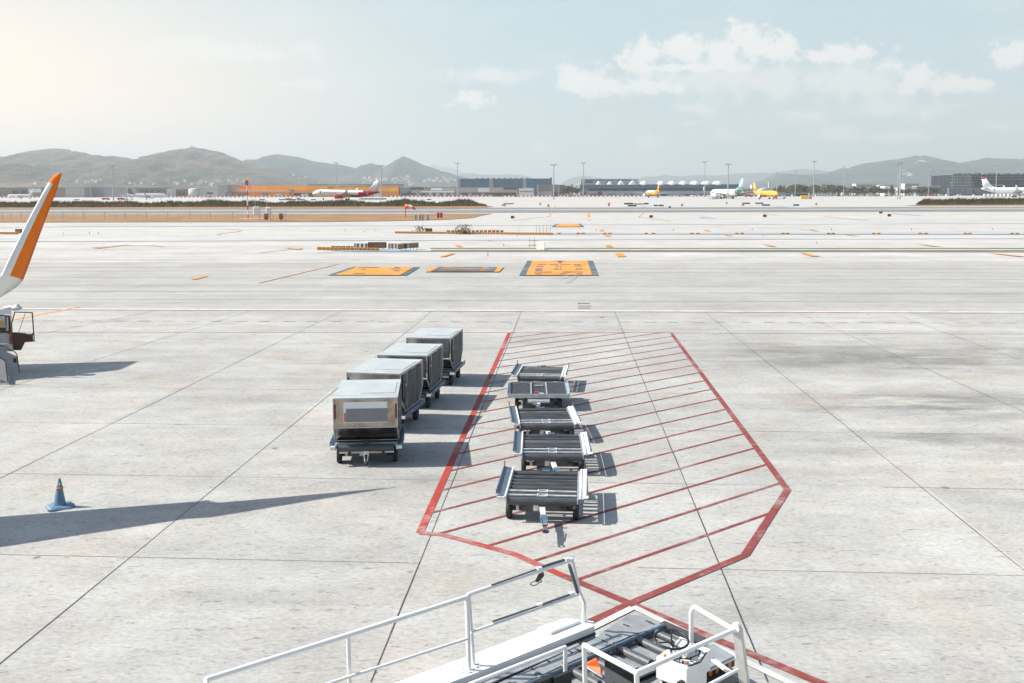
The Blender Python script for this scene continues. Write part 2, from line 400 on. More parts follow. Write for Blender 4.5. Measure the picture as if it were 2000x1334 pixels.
def isect(o, chain):
    for a, b in zip(chain[:-1], chain[1:]):
        fa, fb = a.dot(n_)-o, b.dot(n_)-o
        if fa*fb <= 0: return a.lerp(b, fa/(fa-fb))
mb = MB()
for k in range(0, 40):
    o = offs[0]+step*k
    a, b = isect(o, LB), isect(o, RB)
    top = G(995,650)
    if b is None or a is None:
        # clipped by the far end of the area
        A, B = G(995,650), G(1310,650); fa, fb = A.dot(n_)-o, B.dot(n_)-o
        if fa*fb > 0: break
        c = A.lerp(B, fa/(fa-fb)); a = a or c; b = b or c
    wstrip(mb, a, b, .086, .0163)
tag(mb.build('red_hatching', P_red2), kind='structure')
mark('red_edge_lines', P_pk, lines=[(-300,604.2,2400,613.8,.22),(-300,649,800,650,.1),(800,650,1310,650,.1),(1310,651,2400,654,.06)], z=.0163)
mark('white_edge_line', P_wh, lines=[(-300,602.3,2400,611.6,.5)], z=.0163)
dl = []
x = -200
while x < 2300:
    dl.append((x, 627+x*.0022, x+random.uniform(20, 26), 627+(x+24)*.0022, .14)); x += 47
mark('grey_dashes', P_gr, lines=dl, z=.0163)
P_wh2 = paint('grey_white_paint', (0.52, 0.52, 0.50), .9, 4)
mark('loader_parking_line', P_wh2, lines=[(1110,1252,1236,1189,.14)], z=.0240)
mark('loader_parking_line', P_wh2, lines=[(1236,1187,1560,1345,.14)], z=.0246)
mark('yellow_lead_line', P_or, lines=[(-10,632,155,600,.28)], z=.0185)
# orange information panels painted on the taxiway
mark('painted_panel_blue', P_bl, polys=[
    [(640,538.5),(690,522),(820,522.5),(794,539)], [(1014,539),(1030,510),(1157.5,510),(1169,539)],
    [(1077,443.5),(1086,437.5),(1134,437.5),(1141,443.5)], [(1050,443.3),(1050,443.2),(1051,443.2)]], z=.05)
mark('painted_panel_orange', P_or, polys=[
    [(654,538.3),(698,522.6),(809,522.8),(781,538.7)], [(1027,538.6),(1040,510.5),(1147.5,510.5),(1156.5,538.7)],
    [(829,532.3),(849,522.8),(984,522.8),(975,532.3)], [(1084,443.2),(1090,437.8),(1130,437.8),(1134,443.2)]], z=.075)
mark('painted_panel_inner_blue', P_bl, polys=[[(841,532),(857,523.2),(971,523.3),(964,532)]], z=.1)
def dash(x, y, wx, h, sl=0.0): return [(x, y+h/2), (x+wx, y+h/2+sl), (x+wx, y-h/2+sl), (x, y-h/2)]
dk = [(1051,518,16,1),(1073,518,18,.8),(1094,517.9,20,.7),(1120,518,14,1),(1048,521.5,14,1.2),(1083,521.5,8,1.3),(1093.5,521.5,4,1.3),(1122,521.5,14,1.2),
      (1046,527,13.5,1.7),(1082.5,527,8,1.7),(1093,527,3.5,1.7),(1124,527,13.5,1.7),(1045,530,13.5,1.5),(1044,533.2,34,.9),(1098,533.2,16,1.3),(1114,533,24,.7),(1044,536.6,14,1.0),(1093,536.5,13,.8),(1126,536.6,12,1.0),
      (770,524.5,10,1.4),(768,530.7,12,1.5),(705,527.6,10,.9),(690,536,22,1),(700,524.3,40,.6),(760,527,24,.6),(1091,440.6,3,1.2)]
mark('painted_panel_lettering', P_bl, polys=[dash(*d) for d in dk]+[[(1084,512.9),(1094,511),(1103,512.9),(1096.5,512.9),(1096.5,515.6),(1090.5,515.6),(1090.5,512.9)]], z=.1)
dk2 = [(865,524.6,26,.8),(893,524.4,18,.6),(942,524.6,10,.9),(862,527.6,90,.8),(936,530.5,13,1.1),(867,526.1,14,.6)]
mark('painted_panel_orange_lettering', P_or, polys=[dash(*d) for d in dk2], z=.12)
# long taxi line: blue, yellow, blue
mark('taxi_line_blue', P_ob, polys=[[(840,484.6),(2400,484.8),(2400,486.3),(840,486.1)],[(812,490.6),(2400,491.2),(2400,492.8),(812,491.6)]], z=.05)
mark('taxi_line_yellow', P_ye, polys=[[(840,487.4),(2400,487.8),(2400,490),(840,489.6)]], z=.06)
mark('slate_blue_strip', P_ob, polys=[[(640,489.4),(700,487),(812,489),(812,492),(700,492)]], z=.04)  # flat slate blue strip at the foot of the sign boards
mark('faded_blue_lines', P_lb, polys=[[(900,456),(2300,454.5),(2300,458.5),(1060,457.4)],[(1245,401),(1262,401.5),(1290,406.5),(1262,405.4)],[(1366,423.4),(1374,422.4),(1398,426.4),(1366,426.2)],[(1500,401),(1540,405.5),(1600,406.7),(1540,403)],[(1740,417),(1790,421),(1800,420.6),(1750,416.4)]], z=.05)
od = [((869,502),(857,502.4),(881,495.4),(890,495)),((887,478.4),(896,478.2),(904,482.6),(893,482.6)),((1181,479),(1192,478.5),(1197,483),(1184,483)),((1200,495.6),(1216,495.4),(1223,501.8),(1206,502)),
      ((1562,494.6),(1575,495.4),(1603,501.6),(1585,501.2)),((1930,494.6),(1945,495.4),(2010,501.8),(1985,501.2)),((1489,477.4),(1499,478),(1518,482.2),(1503,481.6)),((1790,477.2),(1800,477.8),(1840,482),(1820,481.4)),
      ((1373,448.6),(1380,448.8),(1388,451.6),(1379,451.6)),((1580,448.4),(1588,448.8),(1600,451.6),(1592,451.2)),((1170,449),(1178,448.8),(1180,451.4),(1172,451.6)),((1178,458.4),(1188,458.4),(1194,461.6),(1183,461.6)),
      ((1413,458.8),(1420,459),(1432,461.6),(1424,461.4)),((1647,458.6),(1655,458.8),(1680,461.6),(1668,461)),((958,449),(966,448.6),(972,451.6),(962,451.4)),
      ((557,484),(568,484),(594,487.4),(580,487.8)),((372,546),(400,539.6),(407,540),(382,547)),((1148,415.5),(1151,415.5),(1153,423),(1148,423)),]
mark('orange_dashes', P_or, polys=[list(q) for q in od], z=.05)
ln = [(505,553,615,527,.25),(615,527,660,516,.25),(505,494,592,484.5,.35),(620,494,742,487,.3),(1148,431,1163,431.6,.4),(1140,416,1150,430,.8),(1073,416,1072,423,.8),(1072,423,1000,431,.5),(1560,448,1600,452,.4),
      (1610,423,1695,431,.8),(1720,431,2000,430,.4),(0,447,18,446.5,.8),(185,486,250,478,.6),(470,414,500,416,.4),(1153,401,1158,406,.8),(1084,401,1078,407,.7),(1256,416,1246,424,.5),(1246,424,1310,432,.4),(1490,416,1520,421,.4),(860,441,600,450,.3)]
mark('faded_orange_lines', P_fo, lines=ln, z=.045)
mark('faded_orange_arcs', P_fo, lines=[(180,484,230,479.8,.7),(230,479.8,300,479.8,.8),(300,479.8,318,482,.5),(200,487,270,486.4,.4),(424,459,431,456.5,.35),(431,456.5,466,452.2,.35),(466,452.2,470,449.6,.35),(470,449.6,440,447.2,.35)], z=.04)
mark('long_faint_lines', P_fo, lines=[(-200,515,2300,519,.12),(-200,529,2300,533,.1)], z=.012)
mark('tyre_mark_bands', paint('rubber_marks', (.44,.44,.43), .7, .1), polys=[[(-300,440),(2400,431.5),(2400,435),(-300,445)],[(-300,466),(2400,460.6),(2400,465),(-300,473)]], z=.03)
ln = [(-300,y0,2400,y1,wd) for (y0,y1,wd) in [(541,547,.10),(568,575,.10),(583,592,.08),(522,527,.12),(556,562,.05),(507,511,.2)]]
mark('taxiway_seams', mat('seam', (.20,.20,.20), .9, scale=.7, var=.5), lines=ln, z=.011)
mark('worn_tyre_arcs', paint('tyre_arc', (.30,.30,.29), .8, 1), lines=[(1100,545,1130,520,.5),(1110,552,1150,516,.4),(1125,462,1135,469,.3),(965,464,955,471,.4),(1030,467,1180,468,.6)], z=.02)
# grass islands
M['drygrass'] = pav_mat('dry_grass', (0.42, 0.225, 0.11), (0.33, 0.23, 0.11), (0.08, 0.3), .5, amp=.34)
sheet('dry_grass_strip', [[(-300,434.8),(620,433.8),(760,432),(880,429),(925,425.5),(940,421.5),(962,417.4),(-300,419.6)]], .07, M['drygrass'], 'stuff', 'strip of dry orange brown grass between the taxiway and the runway on the left', 'grass')
sheet('dry_grass_verge', [[(-300,409.5),(930,407.3),(965,404),(945,400.5),(920,400),(-300,400)]], .06, M['drygrass'], 'stuff', 'thin verge of dry grass under the reed hedge on the left', 'grass')
sheet('dry_grass_patch', [[(1765,401.2),(1800,402.6),(2300,400.4),(2300,394),(1850,397)]], .06, M['drygrass'], 'stuff', 'dry grass under the reed hedge at the right edge', 'grass')
M['reed'] = mat('reed_leaves', (.19, .19, .105), .7, scale=.35, var=.5)
M['reed2'] = mat('reed_straw', (.38, .29, .17), .8, scale=.3, var=.4)
def reeds(name, label, p0, p1, n, hgt, dep):
    mb = MB(); a, b = G(*p0), G(*p1)
    for i in range(n):
        t = random.random(); p = a.lerp(b, t); p.y += random.uniform(0, dep)
        edge = min(1, min(t, 1-t)*18+.25)
        hmod = .72+.4*noise.noise(Vector((p.x*.06, 3, 0)))+.22*noise.noise(Vector((p.x*.5, 9, 0)))
        h = hgt*random.uniform(.55, 1.05)*edge*hmod*1.25; wd = random.uniform(.12, .32); lean = random.uniform(-.1, .9)*h*.45
        mi = 1 if random.random() < .28 else 0
        if mi: h *= .7
        y2 = p.y+random.uniform(-.3, .3)
        mb.add([(p.x-wd, p.y, 0), (p.x+wd, p.y, 0), (p.x+lean+wd*.8, y2, h*.7), (p.x+lean*1.5, y2, h), (p.x+lean-wd*.5, y2, h*.65)], [(0,1,2,3,4)], mi)
    o = mb.build(name, [M['reed'], M['reed2']]); tag(o, label, 'reeds', kind='stuff')
reeds('reed_hedge', 'long hedge of green reeds beside the runway, left half of the view', (-60,405.6), (950,402.8), 15000, 3.9, 5)
reeds('reed_hedge', 'hedge of green reeds beyond the runway at the right edge', (1796,400.4), (2120,399.2), 6000, 4.6, 5)
# ================================================================== HILLS
M['hill'] = None
def hill_mat(name, c1, c2, c3, sc):
    m, t, p = new_mat(name); nd = nodes(t)
    O = nd('ShaderNodeTexCoord').outputs['Object']
    n1 = nd('ShaderNodeTexNoise', ins={'Vector': O, 'Scale': sc, 'Detail': 10.0, 'Roughness': .72}).outputs['Fac']
    n2 = nd('ShaderNodeTexNoise', ins={'Vector': O, 'Scale': sc*.16, 'Detail': 5.0}).outputs['Fac']
    n3 = nd('ShaderNodeTexNoise', ins={'Vector': O, 'Scale': sc*5, 'Detail': 3.0, 'Roughness': .8}).outputs['Fac']
    f = nd('ShaderNodeMapRange', ins={0: n1, 1: .43, 2: .57, 3: 0, 4: 1}).outputs[0]
    mx = nd('ShaderNodeMix', data_type='RGBA', ins={0: f, 6: (*c1, 1), 7: (*c2, 1)})
    f2 = nd('ShaderNodeMapRange', ins={0: n2, 1: .5, 2: .66, 3: 0, 4: .8}).outputs[0]
    mx2 = nd('ShaderNodeMix', data_type='RGBA', ins={0: f2, 6: mx.outputs[2], 7: (*c3, 1)})
    s = nd('ShaderNodeVectorMath', operation='SCALE', ins={0: mx2.outputs[2], 'Scale': nd('ShaderNodeMapRange', ins={0: n3, 1: .40, 2: .60, 3: .25, 4: 1.9}).outputs[0]})
    t.links.new(s.outputs[0], p.inputs['Base Color']); p.inputs['Roughness'].default_value = 1; p.inputs['Specular IOR Level'].default_value = 0
    return m
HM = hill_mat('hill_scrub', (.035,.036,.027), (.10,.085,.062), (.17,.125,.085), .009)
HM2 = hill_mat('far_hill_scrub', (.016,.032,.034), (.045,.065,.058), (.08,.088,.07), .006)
def interp(pts, x):
    if x <= pts[0][0]: return pts[0][1]
    for (a, b), (c, d) in zip(pts[:-1], pts[1:]):
        if x <= c:
            t = (x-a)/(c-a); t2 = t*t*(3-2*t); t = t*.5+t2*.5; return b+(d-b)*t
    return pts[-1][1]
HILLS = {}
def hills(name, pts, dist, foot, back, nm, amp=1.0, step=5, rows=26, seed=0):
    pts = [(G_x(px, py, dist)) for px, py in pts]
    x0, x1 = pts[0][0], pts[-1][0]; nx = int((x1-x0)/(dist/FPX*step)); mb = MB(); vs = []
    def hz(x, t):
        hc = interp(pts, x)
        u = x/dist*9+seed
        if t <= 1: pr = t**1.15
        else: pr = max(0, 1-(t-1)*1.2)
        gul = noise.fractal(Vector((u*1.7, t*1.6+seed, 0)), 1.0, 2.1, 6)
        k = 1+amp*.42*gul*(1-t if t < 1 else .3)*2.0
        cr = noise.fractal(Vector((u*14, t*3, seed)), 1.0, 2.0, 4)*hc*.03*amp
        v = (hc*pr*k + cr*(.3+.7*min(1, t))) if hc > 0 else hc
        if t < 1: v = min(v, 6.8+(hc-6.8)*((foot+(dist-foot)*t)/dist)*.985) if hc > 6.8 else v
        else: v = min(v, hc*1.01)
        return max(-2, v)
    ny = rows
    ts = [i/ny for i in range(ny+1)]+[1.25, 1.7, 2.0]
    for t in ts:
        y = foot+(dist-foot)*t if t <= 1 else dist+(t-1)*back
        for i in range(nx+1):
            x = x0+(x1-x0)*i/nx
            vs.append((x*(y/dist)**.35, y, hz(x, t)))
    W = nx+1
    mb.add(vs, [(r*W+i, r*W+i+1, (r+1)*W+i+1, (r+1)*W+i) for r in range(len(ts)-1) for i in range(nx)], 0, True)
    o = mb.build(name, nm); tag(o, kind='structure')
    HILLS[name] = (lambda x, y: hz(x/((y/dist)**.35), (y-foot)/(dist-foot)))
    return o
def G_x(px, py, dist):
    q = D(px, py, dist); return (q.x, q.z)
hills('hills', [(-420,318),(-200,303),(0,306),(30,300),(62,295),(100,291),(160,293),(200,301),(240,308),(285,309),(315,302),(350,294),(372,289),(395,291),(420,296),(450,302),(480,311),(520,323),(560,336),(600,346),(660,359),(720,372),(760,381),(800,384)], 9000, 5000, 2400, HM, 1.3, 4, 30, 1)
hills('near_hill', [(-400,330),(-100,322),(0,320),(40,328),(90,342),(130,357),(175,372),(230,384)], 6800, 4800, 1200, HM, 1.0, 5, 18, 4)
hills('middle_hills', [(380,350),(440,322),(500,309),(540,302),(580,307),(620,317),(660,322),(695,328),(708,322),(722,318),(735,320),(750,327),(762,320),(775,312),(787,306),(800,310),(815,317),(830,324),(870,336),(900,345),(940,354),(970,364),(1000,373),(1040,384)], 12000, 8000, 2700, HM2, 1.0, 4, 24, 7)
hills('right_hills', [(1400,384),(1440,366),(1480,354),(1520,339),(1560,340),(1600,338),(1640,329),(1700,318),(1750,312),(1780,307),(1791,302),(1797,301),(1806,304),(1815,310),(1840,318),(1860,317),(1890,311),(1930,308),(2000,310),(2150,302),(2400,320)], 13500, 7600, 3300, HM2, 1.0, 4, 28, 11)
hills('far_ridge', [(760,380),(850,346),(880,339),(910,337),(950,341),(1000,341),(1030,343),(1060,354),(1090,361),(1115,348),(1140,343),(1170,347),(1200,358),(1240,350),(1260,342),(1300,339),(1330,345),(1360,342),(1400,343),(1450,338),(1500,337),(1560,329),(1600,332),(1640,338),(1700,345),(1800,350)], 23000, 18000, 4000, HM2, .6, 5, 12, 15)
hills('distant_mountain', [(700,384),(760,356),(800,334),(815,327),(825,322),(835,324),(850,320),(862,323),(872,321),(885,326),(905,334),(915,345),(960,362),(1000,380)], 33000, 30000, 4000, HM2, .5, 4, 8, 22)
# quarry scars on the right-hand hill
mb = MB()
for (px, py, wx, hy) in [(1800,314,9,5),(1788,319,7,4),(1812,316,10,2.5),(1826,317,8,2),(1772,338,6,4),(1780,341,5,6),(1764,340,4,2),(1765,333,6,2)]:
    dist = 13500-(py-302)*62-100
    c = D(px, py, dist)
    n = 14; k = dist/FPX
    ring = [(c.x+math.cos(2*math.pi*i/n)*wx*k*random.uniform(.5,1.05), c.y+math.sin(2*math.pi*i/n)*hy*k*.4, c.z+math.sin(2*math.pi*i/n)*hy*k*.55*random.uniform(.6,1.1)) for i in range(n)]
    mb.prism(ring, (0, 120, -30))
o = mb.build('quarry_scars', mat('quarry_rock', (.40,.36,.30), .9, scale=.02, var=.3)); tag(o, kind='structure')
# ================================================================== MATERIALS FOR OBJECTS
M_rub = mat('black_rubber', (.022,.022,.024), .75, var=.3, scale=9)
M_roll = mat('roller_rubber', (.058,.062,.068), .5, var=.45, scale=3, stretch=(1,6,6), bump=.1)
M_rdust = mat('dusty_roller', (.12,.125,.13), .6, var=.5, scale=3, stretch=(1,6,6))
M_rold = mat('worn_black_roller', (.035,.037,.04), .5, var=.5, scale=4, stretch=(1,6,6))
M_roll2 = mat('steel_roller', (.11,.115,.12), .42, .5, var=.4, scale=5, stretch=(1,6,6))
M_galv = mat('galvanised_steel', (.50,.51,.52), .45, .55, var=.3, scale=4, bump=.15)
M_whst = mat('worn_white_steel', (.72,.72,.70), .5, .1, var=.3, scale=6, bump=.1)
M_dark = mat('dark_chassis', (.035,.04,.045), .6, .2, var=.4, scale=6)
M_blue = mat('blue_steel', (.09,.17,.26), .5, .2, var=.35, scale=5)
M_lblue = mat('slate_blue_steel', (.11,.16,.20), .5, .2, var=.3, scale=5)
M_alu = mat('dented_aluminium', (.44,.45,.46), .30, .9, var=.4, scale=2.2, bump=.8)
M_aluw = mat('warm_reflection_aluminium', (.47,.38,.31), .30, .88, var=.5, scale=2.4, bump=.9)  # warm reflection of the ground tinted into the metal's base colour
M_aluroof = mat('aluminium_roof', (.45,.48,.475), .6, .2, var=.14, scale=1.4, bump=.12)
M_alud = mat('polished_chamfer', (.30,.28,.26), .22, .95, var=.3, scale=2.5, bump=.6)
M_curt = mat('grey_curtain', (.10,.105,.11), .6, .15, var=.7, scale=3.5, bump=.8, stretch=(2,2,.6))
M_or = mat('orange_reflector', (.75,.20,.02), .4, var=.05)
M_red = mat('red_plastic', (.55,.05,.035), .45, var=.1)
M_lab = mat('label_grey', (.20,.21,.235), .5, var=.08); M_labw = mat('label_white', (.70,.74,.74), .5, var=.05)
M_wp = mat('white_gloss_paint', (.80,.80,.78), .35, var=.06, scale=3, bump=.02)
M_wpd = mat('white_dirty_paint', (.62,.62,.60), .45, var=.22, scale=3.5)
M_plate = mat('scuffed_deck_plate', (.33,.35,.35), .5, .25, var=.3, scale=3.5, bump=.12)
M_blk = mat('black_plastic', (.018,.019,.021), .42, var=.2, scale=6)
M_yel = mat('yellow_paint', (.72,.42,.03), .5, var=.12)
M_glass = mat('tinted_glass', (.05,.065,.075), .08, .0, var=.05, spec=.8)
M_brown = mat('brown_frame', (.13,.055,.03), .5, var=.2)
def wheel(parent, x, y, r=.19, wd=.12, name='wheel', n=20):
    mb = MB(); b = .25*r
    mb.lathe([(-wd/2, r*.62), (-wd/2, r*.86), (-wd*.36, r*.985), (wd*.36, r*.985), (wd/2, r*.86), (wd/2, r*.62)], (x, y, r), 'X', n)
    t = mb.build(name, M_rub, parent)
    mb = MB(); mb.lathe([(-wd*.46, r*.15), (-wd*.42, r*.60), (wd*.42, r*.60), (wd*.46, r*.15)], (x, y, r), 'X', 14)
    mb.build('rim', M_galv, t); return t
def tow_bar(parent, y0, z0, length, down=False, swing=0.0):
    c, s = math.cos(swing), math.sin(swing)
    def T(a, b, z): return (a*c+b*s, y0-b*c+a*s, z)
    mb = MB()
    mb.prism([T(-.06,0,z0), T(.06,0,z0), T(.045,length*.45,z0-.02), T(-.045,length*.45,z0-.02)], (0,0,-.06), 0)
    mb.prism([T(-.05,length*.42,z0-.0), T(.05,length*.42,z0-.0), T(.035,length*.965,z0-.05), T(-.035,length*.965,z0-.05)], (0,0,-.05), 1)
    mb.tube(T(-.075,length*.5,z0), T(-.04,length*.84,z0-.03), .013, mi=1, n=6); mb.tube(T(.075,length*.5,z0), T(.04,length*.84,z0-.03), .013, mi=1, n=6)
    p = T(0, length*.80, z0-.018); mb.box(p, (.085,.05,.02), 2, rz=swing)
    # towing eye
    n = 14; cc = T(0, length, z0-.06)
    ring = [(cc[0]+.055*math.cos(2*math.pi*i/n), cc[1]+.055*math.sin(2*math.pi*i/n), cc[2]) for i in range(n+1)]
    for a, b in zip(ring[:-1], ring[1:]): mb.tube(a, b, .018, n=6, mi=3)
    return mb.build('tow_bar', [M_whst, M_blue, M_or, M_dark], parent)
def chassis(root, ln, wx=.70, wy=.72):
    mb = MB()
    for s in (-1, 1): mb.box((s*.42, 0, .33), (.07, ln*.92, .10), 0)
    for y in (-wy, wy):
        mb.box((0, y, .22), (wx*2-.1, .08, .08), 0)
        mb.box((-.25, y-.08, .27), (.34, .10, .16), 2); mb.box((.28, y-.08, .27), (.42, .10, .14), 2); mb.box((.02, y-.10, .33), (.10, .04, .10), 1); mb.box((-.52, y-.05, .24), (.06,.06,.10), 1)
        mb.tube((-wx, y, .19), (wx, y, .19), .03, n=8)
    mb.box((-.13, -wy-.13, .27), (.11, .02, .13), 1)
    mb.box((0, 0, .40), (.9, ln*.9, .02), 0) if False else None
    mb.build('chassis', [M_dark, M_whst, mat('chassis_grey', (.085,.09,.095), .5, .2, var=.4)], root)
    for x in (-wx, wx):
        for y in (-wy, wy): wheel(root, x, y)
# ---------------------------------------------------------------- roller dolly
def make_roller_dolly(swing=0.1, tow=True):
    root = empty('roller_dolly', (0,0,0))
    ln = 2.12; z = .50
    chassis(root, ln)
    mb = MB()   # deck frame
    for s in (-1, 1):
        mb.box((s*.735, 0, z-.03), (.03, ln, .09))
    mb.box((0, ln/2-.02, z-.05), (1.44, .03, .06)); mb.box((0, -.15, z-.07), (1.44, .05, .05)); mb.box((0, .45, z-.07), (1.44, .05, .05))
    mb.build('deck_frame', M_galv, root)
    ys = [-ln/2+.075, -ln/2+.37, -ln/2+.62, -ln/2+.86, -ln/2+1.12, -ln/2+1.34, -ln/2+1.62, -ln/2+1.98]
    rs = [.085, .06, .06, .07, .07, .06, .06, .07]
    for y, r in zip(ys, rs):
        b = MB().tube((-.71, y, z-r+.035), (.71, y, z-r+.035), r, n=18); b.tube((-.73, y, z-r+.035), (.73, y, z-r+.035), .02, n=8, mi=1)
        b.build('roller', [M_roll, M_galv], root)
    for y in (-ln/2+.215, -ln/2+.50):      # white load stops with their handles
        b = MB(); b.box((-.42, y, z+.03), (.58, .034, .03)); b.box((.42, y, z+.03), (.58, .034, .03))
        for dy in (-.05, .05): b.box((.0, y+dy, z+.035), (.19, .022, .025))
        for dx in (-.1, .1): b.box((dx, y, z+.035), (.03, .12, .03))
        b.build('load_stop', M_whst, root)
    b = MB(); b.box((0, ln/2-.13, z+.035), (.17, .10, .03)); b.box((0, ln/2-.04, z+.045), (.19, .03, .03)); b.box((-.17, ln/2-.12, z+.04), (.1,.02,.02)); b.box((.17, ln/2-.12, z+.04), (.1,.02,.02))
    b.build('rear_latch', M_lblue, root)
    # guide rails: the left one is a blue trough, the right one a pale flap
    b = MB(); x0 = -.76
    b.prism([(x0, -ln/2-.02, z+.045), (x0-.05, -ln/2-.02, z+.05), (x0-.19, -ln/2+.12, z+.10), (x0-.19, ln/2-.02, z+.10), (x0, ln/2+.02, z+.045)], (0,0,-.02), 0)
    b.box((x0+.005, 0, z+.055), (.035, ln+.04, .045), 1); b.box((x0-.195, .06, z+.10), (.02, ln-.2, .08), 0)
    b.box((x0-.09, -ln/2-.0, z+.03), (.16, .05, .05), 1); b.box((x0-.19, ln/2-.02, z+.16), (.03,.02,.14), 2)
    b.build('guide_rail', [M_lblue, M_whst, M_or], root)
    b = MB(); x0 = .76
    b.prism([(x0, -ln/2, z+.04), (x0+.20, -ln/2+.02, z+.06), (x0+.20, -ln/2+.3, z+.075), (x0+.16, ln/2, z+.075), (x0, ln/2, z+.04)], (0,0,-.02), 0)
    b.box((x0+.165, .08, z+.08), (.02, ln-.15, .07), 1); b.box((x0+.04, 0, z+.058), (.03, ln-.06, .03), 0)
    b.box((x0+.06, -ln/2-.02, z+.0), (.1, .06, .07), 1); b.box((x0+.16, ln/2-.03, z+.14), (.025,.025,.08), 2)
    b.build('guide_rail', [M_whst, M_lblue, M_or], root)
    if tow: tow_bar(root, -ln/2+.12, .36, 1.42, swing=swing)
    return root
def place(root, px, py, z, yaw, ln):
    """put a dolly so that the middle of its front edge is at a surveyed place"""
    p = G(px, py, z); a = -R(yaw)
    f = Vector((math.sin(R(yaw)), math.cos(R(yaw)), 0))
    root.location = (p.x+f.x*ln/2, p.y+f.y*ln/2, 0); root.rotation_euler = (0, 0, a)
GRD = 'roller dollies parked in a row on the red hatching'
d1 = make_roller_dolly(.10); d1.name = 'roller_dolly'
tag(d1, 'nearest black roller dolly of the row, its blue tow bar lying towards the camera', 'dolly', GRD)
lbl = ['second nearest black roller dolly, between the nearest one and the middle one', 'middle black roller dolly, just in front of the ribbed grey one', None, 'farthest black roller dolly, behind the ribbed grey one']
spots = [(1079.5, 889, 1.4), (1069, 830, -2.5), None, (1052, 736.5, 6.5)]
for l, s in zip(lbl, spots):
    if s is None: continue
    c = copy_tree(d1); tag(c, l, 'dolly', GRD); place(c, s[0], s[1], .52, s[2], 2.12)
    for j, ch in enumerate([q for q in c.children if q.name.startswith('roller')]):
        ch.material_slots[0].link = 'OBJECT'; ch.material_slots[0].material = random.choice((M_roll, M_roll, M_rdust, M_rold)) if j > 0 else M_roll
        ch.location.z += random.uniform(-.006, .006)
place(d1, 1058, 975, .52, 4.6, 2.12)
# ---------------------------------------------------------------- ribbed grey dolly
r = empty('ribbed_dolly', (0,0,0), label='grey dolly with ribbed metal deck and blue end plates, second farthest of the row', cat='dolly', group=GRD)
chassis(r, 2.0, .68, .78)
mb = MB(); wx = .93; ly = .99; z = .52
for s in (-1, 1): mb.box((0, s*ly, z-.03), (wx*2, .05, .12))
for s in (-1, 1): mb.box((s*wx, 0, z-.03), (.05, ly*2-.05, .12))
mb.box((0,0,z-.07), (wx*2-.06, ly*2-.06, .02)); mb.box((-.23, 0, z-.005), (.04, ly*2-.1, .06)); mb.box((.26, 0, z-.005), (.04, ly*2-.1, .06))
mb.build('deck_frame', M_galv, r)
for k in range(11):
    y = -ly+.14+k*.172
    MB().tube((-wx+.06, y, z-.02), (-.26, y, z-.02), .05, n=12).build('roller', M_roll2, r)
    MB().tube((.29, y, z-.02), (wx-.06, y, z-.02), .05, n=12).build('roller', M_roll2, r)
b = MB(); b.box((.015,.1,z-.04), (.42, ly*1.5, .02), 0); b.box((-.06,-.62,z+.01), (.13,.06,.05), 1); b.box((-.06,-.82,z+.01), (.13,.05,.05), 1); b.box((.02,.55,z-.01), (.3,.1,.03), 2); b.box((.07,-.72,z-.01), (.2,.2,.03), 2)
b.build('lock_mechanism', [M_dark, M_red, M_galv], r)
for s in (-1, 1):
    b = MB(); b.bbox((s*(wx+.04), -.05, z+.06), (.03, ly*1.75, .17), .01, 0); b.box((s*(wx+.045), ly*.78, z+.15), (.035, .1, .09), 1); b.box((s*(wx+.065), -.3, z+.06), (.02, .1, .05), 2)
    b.build('end_plate', [mat('pale_blue_steel', (.30,.44,.56), .45, .2, var=.2), M_or, M_dark], r)
MB().lathe([(.30,.42),(.42,.42),(.43,.40)], (0,0,0), 'Z', 28).build('turntable', M_galv, r)
MB().prism([(-.34,-1.25,.33),(.34,-1.25,.33),(.34,-.85,.36),(-.34,-.85,.36)], (0,0,.05)).build('foot_plate', M_galv, r)
place(r, 1052, 773, .50, .8, 2.0)
tow_bar(r, -1.1, .34, .75, swing=-.05)
